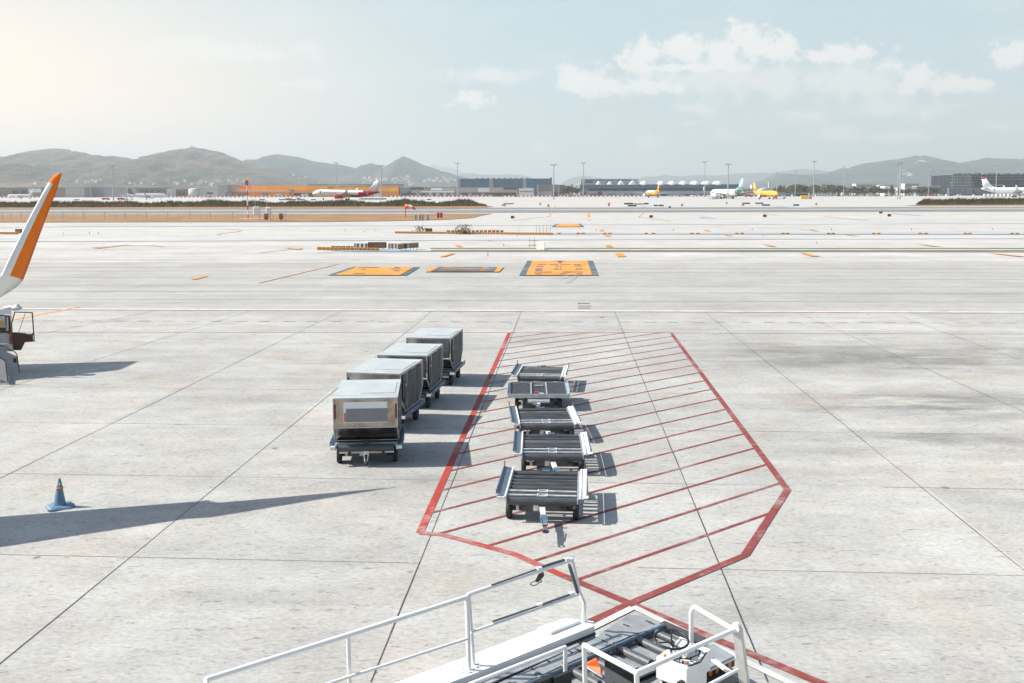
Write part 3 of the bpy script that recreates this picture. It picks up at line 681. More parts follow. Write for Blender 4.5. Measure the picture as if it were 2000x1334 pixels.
# ---------------------------------------------------------------- container dollies and their containers
def make_container_dolly(tow=.0):
    root = empty('container_dolly', (0,0,0)); ln = 2.2; z = .50
    chassis(root, ln, .70, .70)
    mb = MB()
    for s in (-1, 1): mb.box((s*.76, 0, z-.02), (.04, ln, .12), 0)
    mb.box((0, ln/2-.03, z-.04), (1.5, .05, .09), 0); mb.box((0, -ln/2+.24, z-.0), (1.5, .05, .10), 0); mb.box((0,-.1,z-.06), (1.48, ln-.5, .03), 1); mb.box((.0,-ln/2+.14,z-.15), (1.36,.03,.09), 2)
    for k in (-.3, .3): mb.box((k*.0, k*2, z-.03), (1.4, .06, .05), 0)
    mb.build('deck_frame', [M_galv, M_dark, M_whst], root)
    for y, r_ in ((-ln/2+.06, .085), (ln/2-.1, .07)):
        MB().tube((-.69, y, z-.05), (.69, y, z-.05), r_, n=18).build('roller', M_roll, root)
    for s in (-1, 1):
        b = MB(); b.prism([(s*.78,-ln/2+.05,z-.02),(s*.90,-ln/2+.12,z+.04),(s*.90,ln/2-.05,z+.04),(s*.78,ln/2,z-.02)], (0,0,.03), 0)
        b.box((s*.905, .05, z+.03), (.02, ln-.25, .14), 0); b.box((s*.92, -.55, z+.04), (.02, .16, .06), 1); b.box((s*.92, .6, z+.04), (.02, .16, .06), 1)
        b.box((s*.83, -ln/2+.02, z-.02), (.12, .12, .07), 2); b.build('side_rail', [M_blue, M_or, M_whst], root)
    b = MB(); b.box((.30, -ln/2+.118, z-.145), (.20, .02, .05)); b.build('reflector', M_or, root)
    b = MB(); b.box((0,-ln/2+.14,z+.08), (.14,.12,.07)); b.box((-.15,-ln/2+.16,z+.09), (.16,.04,.03)); b.box((.15,-ln/2+.16,z+.09), (.16,.04,.03)); b.build('load_latch', M_dark, root)
    # short folded tow bar hanging at the front
    b = MB(); b.box((0,-ln/2+.02,.33), (.13,.10,.12), 0); b.tube((0,-ln/2-.02,.30), (0,-ln/2-.10,.12), .035, n=10, mi=1); b.tube((-.05,-ln/2-.03,.30), (-.03,-ln/2-.10,.16), .015, n=6, mi=0); b.tube((.05,-ln/2-.03,.30), (.03,-ln/2-.10,.16), .015, n=6, mi=0); b.ball((0,-ln/2-.11,.10), .05, 1, 10)
    b.build('tow_bar', [M_whst, M_dark], root)
    return root
def make_container(label_panel):
    root = empty('cargo_container', (0,0,0)); W = 1.57; T = 2.34; Bt = 1.50; h0 = .0; hm = .44; h1 = 1.16
    prof = [(-Bt/2, h0), (Bt/2, h0), (T/2, hm), (T/2, h1), (-T/2, h1), (-T/2, hm)]
    mb = MB(); n = 6
    L_ = [(-W/2, y, z) for y, z in prof]; Rr = [(W/2, y, z) for y, z in prof]
    mb.add(L_+Rr, [(0,1,2,3,4,5)], 0); mb.add(L_+Rr, [(6,7,8,9,10,11)], 0)
    for i in range(n):
        j = (i+1) % n; mb.add([L_[i], L_[j], Rr[j], Rr[i]], [(0,1,2,3)], 1 if i in (1, 5) else 0)
    mb.build('shell', [M_aluw if label_panel else M_alu, M_alud], root)
    b = MB(); b.bbox((0,0,h1+.012), (W+.03, T+.03, .028), .008); b.box((.28,.05,h1+.032), (.86, T*.62, .014)); b.box((-.13,.05,h1+.034), (.07, T*.6, .012))
    b.box((0,-T/2+.25,h1+.029), (W, .012, .006)); b.build('roof', M_aluroof, root)
    b = MB()
    for s in (-1, 1):
        for k in range(n):
            p, q = prof[k], prof[(k+1) % n]; b.tube((s*(W/2+.004), *p), (s*(W/2+.004), *q), .018, n=6)
    for y in (-T/2, T/2):
        b.tube((-W/2, y, hm), (W/2, y, hm), .022, n=6); b.tube((-W/2, y, h1-.01), (W/2, y, h1-.01), .018, n=6)
    for y in (-Bt/2, Bt/2): b.tube((-W/2, y, .015), (W/2, y, .015), .025, n=6)
    for i in range(9): 
        for zz in (hm+.035, h1-.05): b.ball((-W/2+.1+i*(W-.2)/8, -T/2-.002, zz), .009, n=6)
    b.build('edge_frame', M_galv, root)
    b = MB()
    s = 1
    pts = [(W/2+.006, -Bt/2+.12, .07), (W/2+.006, Bt/2-.1, .07), (W/2+.006, T/2-.14, hm+.02), (W/2+.006, T/2-.14, h1-.08), (W/2+.006, -T/2+.14, h1-.08), (W/2+.006, -T/2+.14, hm+.02)]
    # rippled curtain with folds
    rows = []; m = 22
    for i in range(m+1):
        y = -T/2+.14+(T-.28)*i/m; zl = .07 if abs(y) < Bt/2-.1 else .07+(abs(y)-(Bt/2-.1))/((T-.28)/2-(Bt/2-.1))*(hm-.05)
        xo = W/2+.018+.016*math.sin(i*1.9)+.012*math.sin(i*.7+1)+.006*random.random(); rows.append(((xo, y, zl), (xo+.004, y, (zl+h1)/2), (xo-.003, y, h1-.07)))
    vs = [p for r_ in rows for p in r_]; b.add(vs, [(i*3+k, (i+1)*3+k, (i+1)*3+k+1, i*3+k+1) for i in range(m) for k in range(2)], 0, True)
    b.box((W/2+.025, -T/2+.34, .62), (.03,.03,.62), 1); b.box((W/2+.03, -T/2+.40, .78), (.04,.10,.06), 2)
    b.build('door_curtain', [M_curt, M_dark, M_galv], root)
    b = MB(); b.box((-W/2-.01, 0, .62), (.02, T*.8, .95)); b.build('side_panel', M_alu, root)
    for s in (-1, 1): MB().box((s*(W/2-.035), -T/2-.012, .84), (.035, .025, .36)).build('strap', mat('dark_red_strap', (.13,.03,.025), .6), root)
    if label_panel:
        b = MB(); b.box((0, -T/2-.006, .82), (1.08, .012, .52), 0); b.box((.03, -T/2-.010, .745), (1.02, .012, .34), 1); b.box((-.505, -T/2-.012, .70), (.035, .012, .22), 2)
        b.build('information_panel', [M_labw, M_lab, M_red], root)
    return root
CZ = .57
GC = 'container dollies parked nose to tail'; GK = 'aluminium cargo containers on the dollies'
cdl = make_container_dolly()
tag(cdl, 'nearest container dolly with orange reflector on its white front beam', 'dolly', GC)
k0 = make_container(True); tag(k0, 'nearest aluminium cargo container with white and grey panel on its front', 'container', GK)
k1 = make_container(False)
cs = [(729.5, 728, 10, 'second nearest'), (785.5, 693.5, 8, 'third nearest'), (836.5, 659.5, 7.5, 'farthest')]
for i, (px, py, yaw, nm) in enumerate(cs):
    c = copy_tree(cdl); place(c, px, py, CZ+1.18, yaw, 2.34)
    tag(c, {'second nearest': 'second container dolly from the camera, behind the one with the panelled container', 'third nearest': 'third container dolly from the camera, blue side rail lit by the sun', 'farthest': 'farthest container dolly of the left row'}[nm], 'dolly', GC)
    k = k1 if i == 0 else copy_tree(k1); place(k, px, py, CZ+1.18, yaw, 2.34); k.location.z = CZ
    tag(k, {'second nearest': 'second aluminium container from the camera, grey curtain side towards the roller dollies', 'third nearest': 'third aluminium container from the camera, between the second and the farthest', 'farthest': 'farthest aluminium container of the left row, reddish tint on its curtain'}[nm], 'container', GK)
for o in (cdl, k0): place(o, 713.5, 777, CZ+1.18, -4.5, 2.34)
k0.location.z = CZ
# ---------------------------------------------------------------- traffic cone
p = G(117, 991); c = empty('traffic_cone', (p.x, p.y, 0), label='battered slate blue traffic cone with orange band, alone on the left of the apron', cat='traffic cone')
M_cone = mat('blue_cone_rubber', (.13,.23,.32), .5, var=.3, scale=9, bump=.3)
mb = MB(); n = 26; rings = []
for (z, r_, sx) in [(.055,.135,0),(.10,.118,0),(.2,.105,.0),(.3,.088,.004),(.4,.071,.008),(.47,.060,.012),(.52,.047,.012),(.58,.034,.012),(.63,.024,.010),(.65,.012,.010)]:
    rings.append([(sx+r_*(1+.05*math.sin(3*t+z*9))*math.cos(t), r_*(1+.05*math.cos(2*t+z*7))*math.sin(t), z) for t in [2*math.pi*i/n for i in range(n)]])
mb.loft(rings); mb.build('cone_body', M_cone, c)
mb = MB(); rings = []
for (r_, z) in [(.30,.0),(.29,.035),(.20,.055),(.135,.075)]:
    rr = []
    for i in range(n):
        t = 2*math.pi*i/n; k = 1+(.16*math.cos(4*t+.6) if r_ > .18 else 0); lift = (.035*max(0, math.sin(3*t+1)) if r_ > .18 else 0)
        rr.append((r_*k*math.cos(t), r_*k*math.sin(t), z+lift*(0.6 if z == 0 else 1)))
    rings.append(rr)
mb.loft(rings); mb.build('base', M_cone, c)
mb = MB(); rings = []
for z, r_ in ((.405,.0735),(.455,.0655)): rings.append([(.009+r_*math.cos(t)*1.04, r_*math.sin(t)*1.04, z+.012*math.sin(t*1+2)) for t in [2*math.pi*i/n for i in range(n)]])
mb.loft(rings, mfn=lambda q: 0 if (math.atan2(q.y, q.x) % 2.1) > .45 else 1); mb.build('reflective_band', [mat('orange_band', (.80,.25,.02), .5), M_cone], c)
mb = MB(); mb.ball((-.035,-.062,.485), .02, sc=(1,.4,.8)); mb.ball((.035,-.045,.52), .02, sc=(.6,.6,1.6)); mb.build('torn_sticker', M_labw, c)
# ================================================================== LOADER IN THE FOREGROUND
lo = G(1150, 1300); lorg = (lo.x, lo.y, 0)
ld = empty('container_loader', lorg, label='white container loader with guard rails and control stand, cut by the bottom edge', cat='loader')
def LB_(mb, name, mats, parent=None): return mb.build(name, mats, parent or ld, org=lorg)
BZ = .62; DZ = .52
up = Vector((0,0,1))
def pg(pts, z): return [G(x, y, z) for x, y in pts]
# direction along the loader and across it
ua = (G(1297,1221,DZ)-G(1108,1293,DZ)); ua.z = 0; ua.normalize()
va = (G(1434,1280,DZ)-G(1255,1203,DZ)); va.z = 0; va.normalize()
# --- white side beam
mb = MB()
e1 = pg([(640,1381),(924,1278),(1046,1231),(1104,1210),(1140,1213),(1150,1212),(1160,1214),(1161,1222),(925,1316),(760,1376)], BZ)
mb.prism(e1, (0,0,-.10), 0)
LB_(mb, 'side_beam', M_wp)
mb = MB()
hp = pg([(1049,1232),(1104,1213),(1134,1217),(1076,1240)], BZ+.002); mb.prism(hp, (0,0,.045)); LB_(mb, 'beam_cover', M_wp)
mb = MB(); # dark track under the beam
mb.prism(pg([(780,1376),(925,1319),(1158,1226),(1164,1238),(1160,1247),(1000,1319),(860,1380)], .515), (0,0,-.09), 0)
mb.prism(pg([(900,1352),(1128,1256),(1133,1259),(910,1354)], .53), (0,0,-.02), 1)
a = G(1122,1247,.53); mb.box(a, (.10,.05,.03), 2, rz=.6); a = G(1145,1232,.50); mb.box(a, (.14,.10,.06), 0, rz=.6); a = G(1160,1240,.5); mb.box(a, (.16,.05,.03), 3, rz=-.9)
LB_(mb, 'chain_track', [M_dark, M_galv, M_or, M_wp])
# seam post base plates with bolts
mb = MB()
for (x, y) in ((912,1311),(926,1301)):
    a = G(x, y, BZ+.004); mb.box(a, (.13,.11,.012), 0, rz=.6)
    for dx, dy in ((-.05,-.04),(.05,-.04),(.05,.04),(-.05,.04)): mb.ball((a.x+dx, a.y+dy, a.z+.01), .01, 1, 6)
LB_(mb, 'base_plate', [M_wp, M_dark])
# --- deck plates
def plate(name, pts, m, z=DZ, th=.03, parent=None):
    mb = MB(); mb.prism(pg(pts, z), (0,0,-th)); return LB_(mb, name, m, parent)
P0, P1, P2 = (1228,1200), (1255,1203), (1297,1221)
plate('deck_plate', [(860,1385),(1000,1322),(1100,1276),(1160,1248),(1180,1232),(1228,1200),(1255,1203),(1297,1221),(1240,1238),(1108,1295),(960,1362)], M_plate)
mb = MB()   # slots and pegs on the plate
for (x, y) in [(1266,1214),(1272,1217),(1222,1221),(1188,1241),(1128,1262+7),(1112,1275-3),(1068,1290),(1038,1305),(1180,1260-8)]:
    a = G(x, y, DZ+.004); mb.box(a, (.10,.018,.01), 0, rz=math.atan2(va.y, va.x)); mb.ball((a.x+va.x*.05, a.y+va.y*.05, a.z+.004), .012, 0, 6)
LB_(mb, 'plate_slots', M_dark)
# rail between plate and rollers
mb = MB()
a, b = G(1297,1222,DZ+.01), G(940,1377,DZ+.01); d_ = (b-a)
mb.tube(a, b, .035, n=6, mi=0); off = va*.07
mb.tube(a+off+Vector((0,0,-.05)), b+off+Vector((0,0,-.05)), .03, n=6, mi=1)
a2 = G(1295,1219,DZ); LB_(mb, 'inner_rail', [M_lblue, M_dark])
# sub deck between rollers
wr = (G(1393,1258,DZ)-G(1300,1222,DZ)); rw = abs(wr.dot(va))
A0 = G(1298,1222,.44)
ba = [A0+va*.06, A0+va*(rw+.05), A0+va*(rw+.05)-ua*3.4, A0+va*.06-ua*3.4]
mb = MB(); mb.prism(ba, (0,0,-.03)); LB_(mb, 'sub_deck', M_plate)
# dark rubber mat at the front lip
mb = MB(); q = [A0+Vector((0,0,.075)), A0+va*rw+Vector((0,0,.075)), A0+va*rw-ua*.16+Vector((0,0,.075)), A0-ua*.16+va*.02+Vector((0,0,.075))]; mb.prism(q, (0,0,-.02)); LB_(mb, 'front_mat', mat('rubber_mat', (.055,.058,.06), .8, var=.2))
# rollers
for k, s in enumerate([.36, .72, 1.12, 1.62, 2.05, 2.5, 2.95]):
    p = A0 - ua*s + va*.10 + Vector((0,0,.045)); q = p + va*(rw-.14)
    mb = MB(); mb.tube(p, q, .062, n=18, mi=0); mb.tube(p-va*.03, q+va*.03, .02, n=8, mi=1); LB_(mb, 'roller', [mat('grey_loader_roller', (.10,.105,.11), .5, .2, var=.35, scale=5, stretch=(3,3,3)), M_galv])
for s in (.54, .92, 1.37):
    p = A0 - ua*s + va*.12 + Vector((0,0,.035)); mb = MB()
    mb.prism([p-ua*.075, p+ua*.075, p+ua*.075+va*(rw-.2), p-ua*.075+va*(rw-.2)], (0,0,.012)); LB_(mb, 'roller_plate', M_plate)
plate('deck_plate', [(1377,1262),(1393,1257),(1434,1281),(1384,1305),(1240,1375),(1210,1368),(1330,1300)], M_plate)
mb = MB()   # front lip with orange and black stripes, right side skirt
c1, c2, c0 = G(1434,1282,DZ-.03), G(1384,1306,DZ-.03), G(1255,1204,DZ-.03)
n_ = 8
for i in range(n_):
    a, b = c1.lerp(c2, i/n_), c1.lerp(c2, (i+1)/n_); mb.prism([a, b, b-up*.045, a-up*.045], (va.x*.01, va.y*.01, 0), 2)
    a, b = a-up*.045, b-up*.045; mb.prism([a, b, b-up*.09, a-up*.09], (va.x*.008, va.y*.008, 0), 0 if i % 2 else 1)
LB_(mb, 'hazard_stripes', [M_or, M_blk, M_wp])
# chassis below the deck
mb = MB()
f0 = G(1250,1226,.40)-ua*.12; q = [f0, f0+va*1.9, f0+va*1.9-ua*4.2, f0-ua*4.2]
mb.prism([p+Vector((0,0,-.02)) for p in q], (0,0,-.18)); LB_(mb, 'chassis', M_dark)
for (s, t) in ((.6,.25),(.6,1.65),(3.3,.25),(3.3,1.65)):
    p = f0-ua*s+va*t; mb = MB(); mb.tube((p-va*.1)+up*(.26-p.z), (p+va*.1)+up*(.26-p.z), .26, n=18); LB_(mb, 'wheel', M_rub)
# --- guard rails (each post and tube surveyed)
def vpost(mb, x, y, z0, z1, r=.024, mi=0):
    a = G(x, y, z0); mb.tube(a, (a.x, a.y, z1), r, n=12, mi=mi); return a
RZ = 1.62
def rail(name, segs, m=M_wp):
    mb = MB()
    for pts, r_ in segs:
        mb.path([G(*p) for p in pts], r_, n=12)
    return LB_(mb, name, m)
rail('guard_rail', [([(403,1380,1.45),(403,1327,RZ),(680,1240,RZ),(912,1166,RZ),(916,1309,BZ)], .030), ([(560,1362,1.1),(687,1320,1.1),(914,1247,1.1)], .019), ([(680,1240,RZ),(684,1382,BZ)], .026)])
rail('guard_rail', [([(925,1299,BZ),(915,1161,RZ),(1117,1093,RZ),(1131,1155,1.12),(1141,1178,.95),(1140,1214,BZ)], .028), ([(919,1235,1.1),(1130,1161,1.1)], .019)])
mb = MB()
for (a, b, r_) in [((962,1214,1.14),(1050,1184,1.14),.014),((1058,1181,1.14),(1116,1160,1.14),.016),((960,1143,1.66),(1048,1112,1.66),.012),((1058,1107,1.66),(1106,1092,1.66),.018),((1112,1103,1.6),(1128,1157,1.14),.026)]:
    mb.tube(G(*a), G(*b), r_, n=10)
LB_(mb, 'rubber_bumper', mat('grey_rubber', (.10,.115,.125), .5, var=.2))
mb = MB()
for a in ((1053,1111,1.64),(1108,1093,1.66),(1054,1182,1.14),(1117,1160,1.14)):
    mb.box(G(*a), (.07,.05,.05), 0, rz=.5)
LB_(mb, 'clamp', M_wp)
mb = MB()
h = [G(1058,1118,1.55), G(1048,1131,1.47), G(1046,1134,1.44)]
mb.prism([G(1062,1118,1.55), G(1052,1122,1.53), G(1045,1136,1.45), G(1051,1138,1.44), G(1063,1125,1.5)], (0.0,.03,0))
lp = [G(1050,1132,1.45), G(1057,1133,1.44), G(1058,1136,1.43), G(1043,1144,1.37), G(1036,1142,1.38), G(1037,1138,1.4), G(1050,1132,1.45)]
mb.path(lp, .007, n=6); LB_(mb, 'hook', M_blk)
# small inner rail on the left of the control stand
rail('guard_rail', [([(800,1388,1.15),(925,1334,1.2),(1104,1264,1.2),(1104,1318,.75)], .026)])
# control-stand rails
RC = 1.5
rail('guard_rail', [([(1143,1340,.9),(1141,1260,RC),(1243,1314,RC),(1437,1229,RC)], .030), ([(1243,1314,RC),(1247,1392,.9)], .030)])
rail('guard_rail', [([(1350,1262,1.0),(1350,1196,1.5),(1353,1188,1.56),(1358,1186,1.58),(1435,1231,RC)], .030), ([(1384,1338,.95),(1441,1308,.98)], .022)])
mb = MB(); a = G(1436,1226,RC+.03); bq = G(1451,1345,.55)
w1 = (va*.05); mb.prism([a-w1, a+w1*1.4, bq+w1*1.6, bq-w1*1.0], ua*.05); mb.tube(a+up*.0, a+ua*.05+up*0, .06, n=14); LB_(mb, 'corner_post', M_wpd)
mb = MB(); mb.prism([G(1386,1284,.86), G(1392,1283,.86), G(1428,1309,.84), G(1424,1314,.84)], (0,0,-.03)); LB_(mb, 'link_arm', M_wp)
# --- control console
con = empty('control_console', (0,0,0)); con.parent = ld
CT = 1.18
tp = [G(1282,1283,CT), G(1341,1307,CT-.05), G(1388,1268,CT-.05), G(1331,1249,CT)]
mb = MB(); mb.prism(tp, (0,0,-.26), 0)
lowr = [p-up*.255 for p in tp]; c_ = sum(lowr, Vector())/4; lowr = [c_+(p-c_)*.86 for p in lowr]; mb.prism(lowr, (0,0,-.5), 0)
LB_(mb, 'console_body', M_wp, con)
mb = MB(); a, b = lowr[0], lowr[1]; n2 = (a-c_+b-c_).normalized()
mb.prism([a+(b-a)*.12+n2*.004-up*.03, b+(a-b)*.3+n2*.004-up*.03, b+(a-b)*.3+n2*.004-up*.5, a+(b-a)*.12+n2*.004-up*.5], n2*.01); LB_(mb, 'access_opening', M_blk, con)
cen = sum(tp, Vector())/4; ex = (tp[1]-tp[0]).normalized(); ey = (tp[3]-tp[0]).normalized(); nn_ = ex.cross(ey).normalized(); nn_ = nn_ if nn_.z > 0 else -nn_
lx = (tp[1]-tp[0]).length; lyy = (tp[3]-tp[0]).length
def on(u, v, h_=0.0): return tp[0]+ex*(lx*u)+ey*(lyy*v)+nn_*h_
mb = MB()
for (u_, v_, r_, m_) in [(.18,.12,.016,2),(.30,.10,.014,1),(.45,.25,.014,2),(.62,.5,.014,1),(.55,.32,.01,0),(.7,.35,.012,0),(.8,.4,.01,0),(.86,.2,.014,2),(.5,.12,.01,0),(.75,.15,.012,0),(.3,.6,.012,0),(.22,.75,.014,0),(.4,.8,.012,0),(.15,.4,.012,0)]:
    mb.tube(on(u_, v_, 0), on(u_, v_, .03), r_*1.2, n=10, mi=m_)
for (u_, v_) in ((.60,.2),(.72,.72),(.9,.62),(.2,.9)):
    mb.tube(on(u_, v_), on(u_, v_, .06), .008, n=8, mi=0); mb.ball(on(u_, v_, .07), .02, 0, 10)
LB_(mb, 'control_buttons', [M_blk, M_red, M_or], con)
mb = MB(); pts = [on(.35,.1,.02), on(.55,.05,.05), on(.8,.3,.03), on(.95,.6,.05)]; mb.path(pts, .008, n=6); pts = [on(.95,.1,.0), on(1.05,.5,-.02), on(1.0,.8,.03)]; mb.path(pts, .010, n=6); LB_(mb, 'cable', M_blk, con)
mb = MB(); mb.prism([G(1314,1264,1.27), G(1328,1243,1.27), G(1352,1254,1.25), G(1342,1272,1.25)], (0,0,-.3)); LB_(mb, 'steering_pedestal', M_wp, con)
# horn / round housing on the front
mb = MB(); p = on(.93,0,-.2); mb.tube(p, p-ey*.06, .05, n=14); LB_(mb, 'horn', M_dark, con)
# steering wheel
sw = empty('steering_wheel', (0,0,0)); sw.parent = ld
C0 = G(1311.5,1248.5,1.36); nv = Vector((.05,-.13,1)).normalized(); t1 = Vector((1,0,0)); t1 = (t1-nv*t1.dot(nv)).normalized(); t2 = nv.cross(t1)
rad = .205; n = 36; ring = [C0+t1*(rad*math.cos(2*math.pi*i/n))+t2*(rad*math.sin(2*math.pi*i/n)) for i in range(n+1)]
mb = MB()
for a, b in zip(ring[:-1], ring[1:]): mb.tube(a, b, .0155, n=8, caps=False)
LB_(mb, 'rim', M_blk, sw)
hub = C0-nv*.04
mb = MB(); mb.ball(hub, .033, 0, 12)
for th in (80, 205, 285):
    e_ = C0+t1*(rad*math.cos(R(th)))+t2*(rad*math.sin(R(th))); mb.tube(hub, e_, .010, n=8)
LB_(mb, 'spokes', M_blk, sw)
mb = MB(); mb.tube(hub, on(.45,.35,0), .02, n=10); LB_(mb, 'column', M_dark, sw)
mb = MB(); e_ = C0-t1*rad*.97+t2*.02; mb.tube(e_, e_+nv*.05, .016, n=10); mb.ball(e_+nv*.055, .021, 0, 10); LB_(mb, 'spinner_knob', M_blk, sw)
# orange chock, seat, arm rests
mb = MB(); a, b, c2, d2 = G(1147,1293,.60), G(1178,1311,.60), G(1173,1318,.60), G(1143,1299,.60); t0, t3 = G(1163,1285,.76), G(1166,1288,.76)
mb.add([a, b, c2, d2, t0, t3, G(1172,1303,.66)], [(0,1,2,3), (0,3,4), (0,4,6,1), (4,5,6), (3,5,4), (3,2,6,5), (2,1,6)], 0)
mb.prism([G(1143,1299,.55), G(1176,1319,.55), G(1176,1323,.55), G(1142,1303,.55)], (0,0,.02), 1)
LB_(mb, 'orange_guard', [mat('bright_orange_plastic', (.85,.12,.02), .4), M_wp])
seat = empty('seat', (0,0,0)); seat.parent = ld
s0, s1_ = G(1181,1289,1.35), G(1241,1319,1.32)
mb = MB(); mb.prism([s0, s1_, s1_-up*.75, s0-up*.75], (ua.x*.05, ua.y*.05, 0), 0); mb.prism([s0+up*.01, s1_+up*.01, s1_-up*.10, s0-up*.08], (ua.x*.055, ua.y*.055, 0), 1)
LB_(mb, 'backrest', [mat('seat_shell', (.07,.075,.085), .5, var=.15), M_blk], seat)
mb = MB()
for t_ in (.3,.55,.85): mb.ball(s0.lerp(s1_, t_)-up*.22-ua*.004, .015, 0, 8)
for k in range(3): a = s0.lerp(s1_, .05)-up*(.36+.06*k)-ua*.008; mb.box(a, (.03,.01,.04), 1)
LB_(mb, 'bolts', [M_blk, M_labw], seat)
for (x, y, wdx) in ((1096,1313,34),(1066,1321,30)):
    a, b = G(x-wdx*.5, y+8, .95), G(x+wdx*.5, y-5, .95)
    mb = MB(); mb.prism([a, b, b-up*.16, a-up*.16], (.02,-.05,0)); LB_(mb, 'armrest', M_blk, seat)
# ================================================================== AIRSTAIR TRUCK ON THE LEFT
SD = 35.5
so_ = D(0, 700, SD); sorg = (so_.x, so_.y, 0)
st = empty('airstair_truck', sorg, label='white airstair truck with brown door standing open, cut by the left edge', cat='truck')
def SB(mb, name, mats, parent=None): return mb.build(name, mats, parent or st, org=sorg)
def S(px, py, d=SD): return D(px, py, d)
def slab(pts, d, th, mb=None, mi=0):
    mb = mb or MB(); mb.prism([S(x, y, d) for x, y in pts], (-.49*th, th, 0), mi); return mb
SB(slab([(-60,614),(20,616),(26,686),(-60,690)], SD+.6, 1.6), 'cab', M_wpd)
b = MB(); slab([(-60,612),(19,616),(22,650),(-60,650)], SD+.55, .06, b, 0); SB(b, 'windscreen_frame', M_brown)
b = MB(); slab([(-60,617),(10,618),(11,640),(-60,640)], SD+.50, .04, b, 0); slab([(0,626),(5,626),(5,636),(0,636)], SD+.47, .02, b, 1); slab([(13,619),(16,619),(17,646),(12,646)], SD+.5, .03, b, 0)
SB(b, 'window', [mat('pale_window', (.55,.56,.52), .15), M_yel])
b = MB(); p = S(10,607); b.ball((p.x, p.y+.8, p.z), .22, sc=(1.0,1,.42)); p = S(-2,606); b.ball((p.x, p.y+.8, p.z), .2, sc=(1.4,1,.45)); p = S(12,603); b.ball((p.x, p.y+.8, p.z), .1); SB(b, 'roof_beacon', M_wpd)
dr = empty('door', (0,0,0)); dr.parent = st
def strip(pts, d, wpx, mb, th=.05, mi=0, close=False):
    r_ = wpx/FPX*d/2
    q = [S(x, y, d) for x, y in pts]
    if close: q.append(q[0])
    mb.path(q, r_, n=6, mi=mi)
b = MB(); strip([(22,634),(29,609.5),(63,610.5),(67,666),(48,667.5),(40.5,683),(27,683),(22.5,650)], SD+.3, 2.4, b, close=True); strip([(22.5,650),(64,652)], SD+.3, 2.2, b); strip([(49,612),(36,650)], SD+.3, 1.0, b); SB(b, 'door_frame', M_brown, dr)
SB(slab([(23,650),(65,652),(66.5,666),(47,667),(40,683),(27.5,683)], SD+.3, .05), 'door_panel', mat('brown_panel', (.085,.045,.03), .5, var=.2), dr)
b = MB(); slab([(50,650.5),(62,651.5),(62,653),(50,652.3)], SD+.22, .05, b); slab([(64,655),(66,655),(67,665),(65,665)], SD+.22, .05, b); SB(b, 'handle', M_whst, dr)
b = MB(); p = S(14,663); b.tube((p.x,p.y+.3,p.z-.2),(p.x,p.y+.3,p.z+.12), .08, n=12); b.box((p.x,p.y+.25,p.z+.18), (.2,.03,.04)); SB(b, 'fire_extinguisher', mat('dark_red_cylinder', (.16,.05,.035), .4))
b = MB(); 
strip([(-20,672),(14,672),(22,678),(24,682)], SD+.1, 1.6, b); strip([(-20,678),(20,680)], SD+.1, 1.6, b); SB(b, 'platform_rail', M_wpd)
# stairs: two side panels, hand rails, steps
for (nm, pts, d, hr) in (('far', [(-70,655),(0,682),(33,696),(39,731),(15,722),(-70,690)], SD+.2, [(-70,645),(0,674),(30,688),(33.5,694),(38,728)]), ('near', [(-70,672),(0,701),(10,707),(15,747),(0,741),(-70,715)], SD-1.1, [(-70,668),(0,698),(9,703),(11,708),(15.5,747)])):
    pr = SB(slab(pts, d, .05), 'side_panel', mat('stair_panel_grey', (.52,.54,.54), .45, var=.12))
    b = MB(); strip(hr, d-.03, 1.8, b); SB(b, 'handrail', M_brown, pr)
b = MB(); slab([(26,700),(32,700),(32,708),(26,708)], SD+.17, .02, b); SB(b, 'sign', M_brown)
b = MB()
for k in range(12):
    x0_, z0_ = so_.x+.55-.28*k, .32+.21*k
    xa = x0_+.15; b.prism([(xa-.3,SD-1.05,z0_),(xa,SD-1.05,z0_),(xa,SD-1.05,z0_+.04),(xa-.3,SD-1.05,z0_+.04)], (-.6,1.22,0)); b.prism([(xa-.3,SD-1.05,z0_+.045),(xa-.28,SD-1.05,z0_+.045),(xa-.28,SD-1.05,z0_+.2),(xa-.3,SD-1.05,z0_+.2)], (-.6,1.22,0))
SB(b, 'steps', M_plate)
b = MB(); b.prism([S(0,748,SD-1.1), S(16,748,SD-1.1), S(18,756,SD-1.1), S(12,760,SD-1.1), S(0,759,SD-1.1)], (-.69,1.4,0)); b.prism([S(-90,735,SD-.9), S(2,740,SD-.9), S(2,752,SD-.9), S(-90,750,SD-.9)], (-.7,1.4,0)); SB(b, 'chassis', M_wpd)
for dy in (-.9, .9):
    for dx in (-.6,-3.2):
        p = (so_.x+dx, SD+dy, .36); b = MB(); b.tube((p[0],p[1]-.12,p[2]), (p[0],p[1]+.12,p[2]), .36, n=18); SB(b, 'wheel', M_rub)
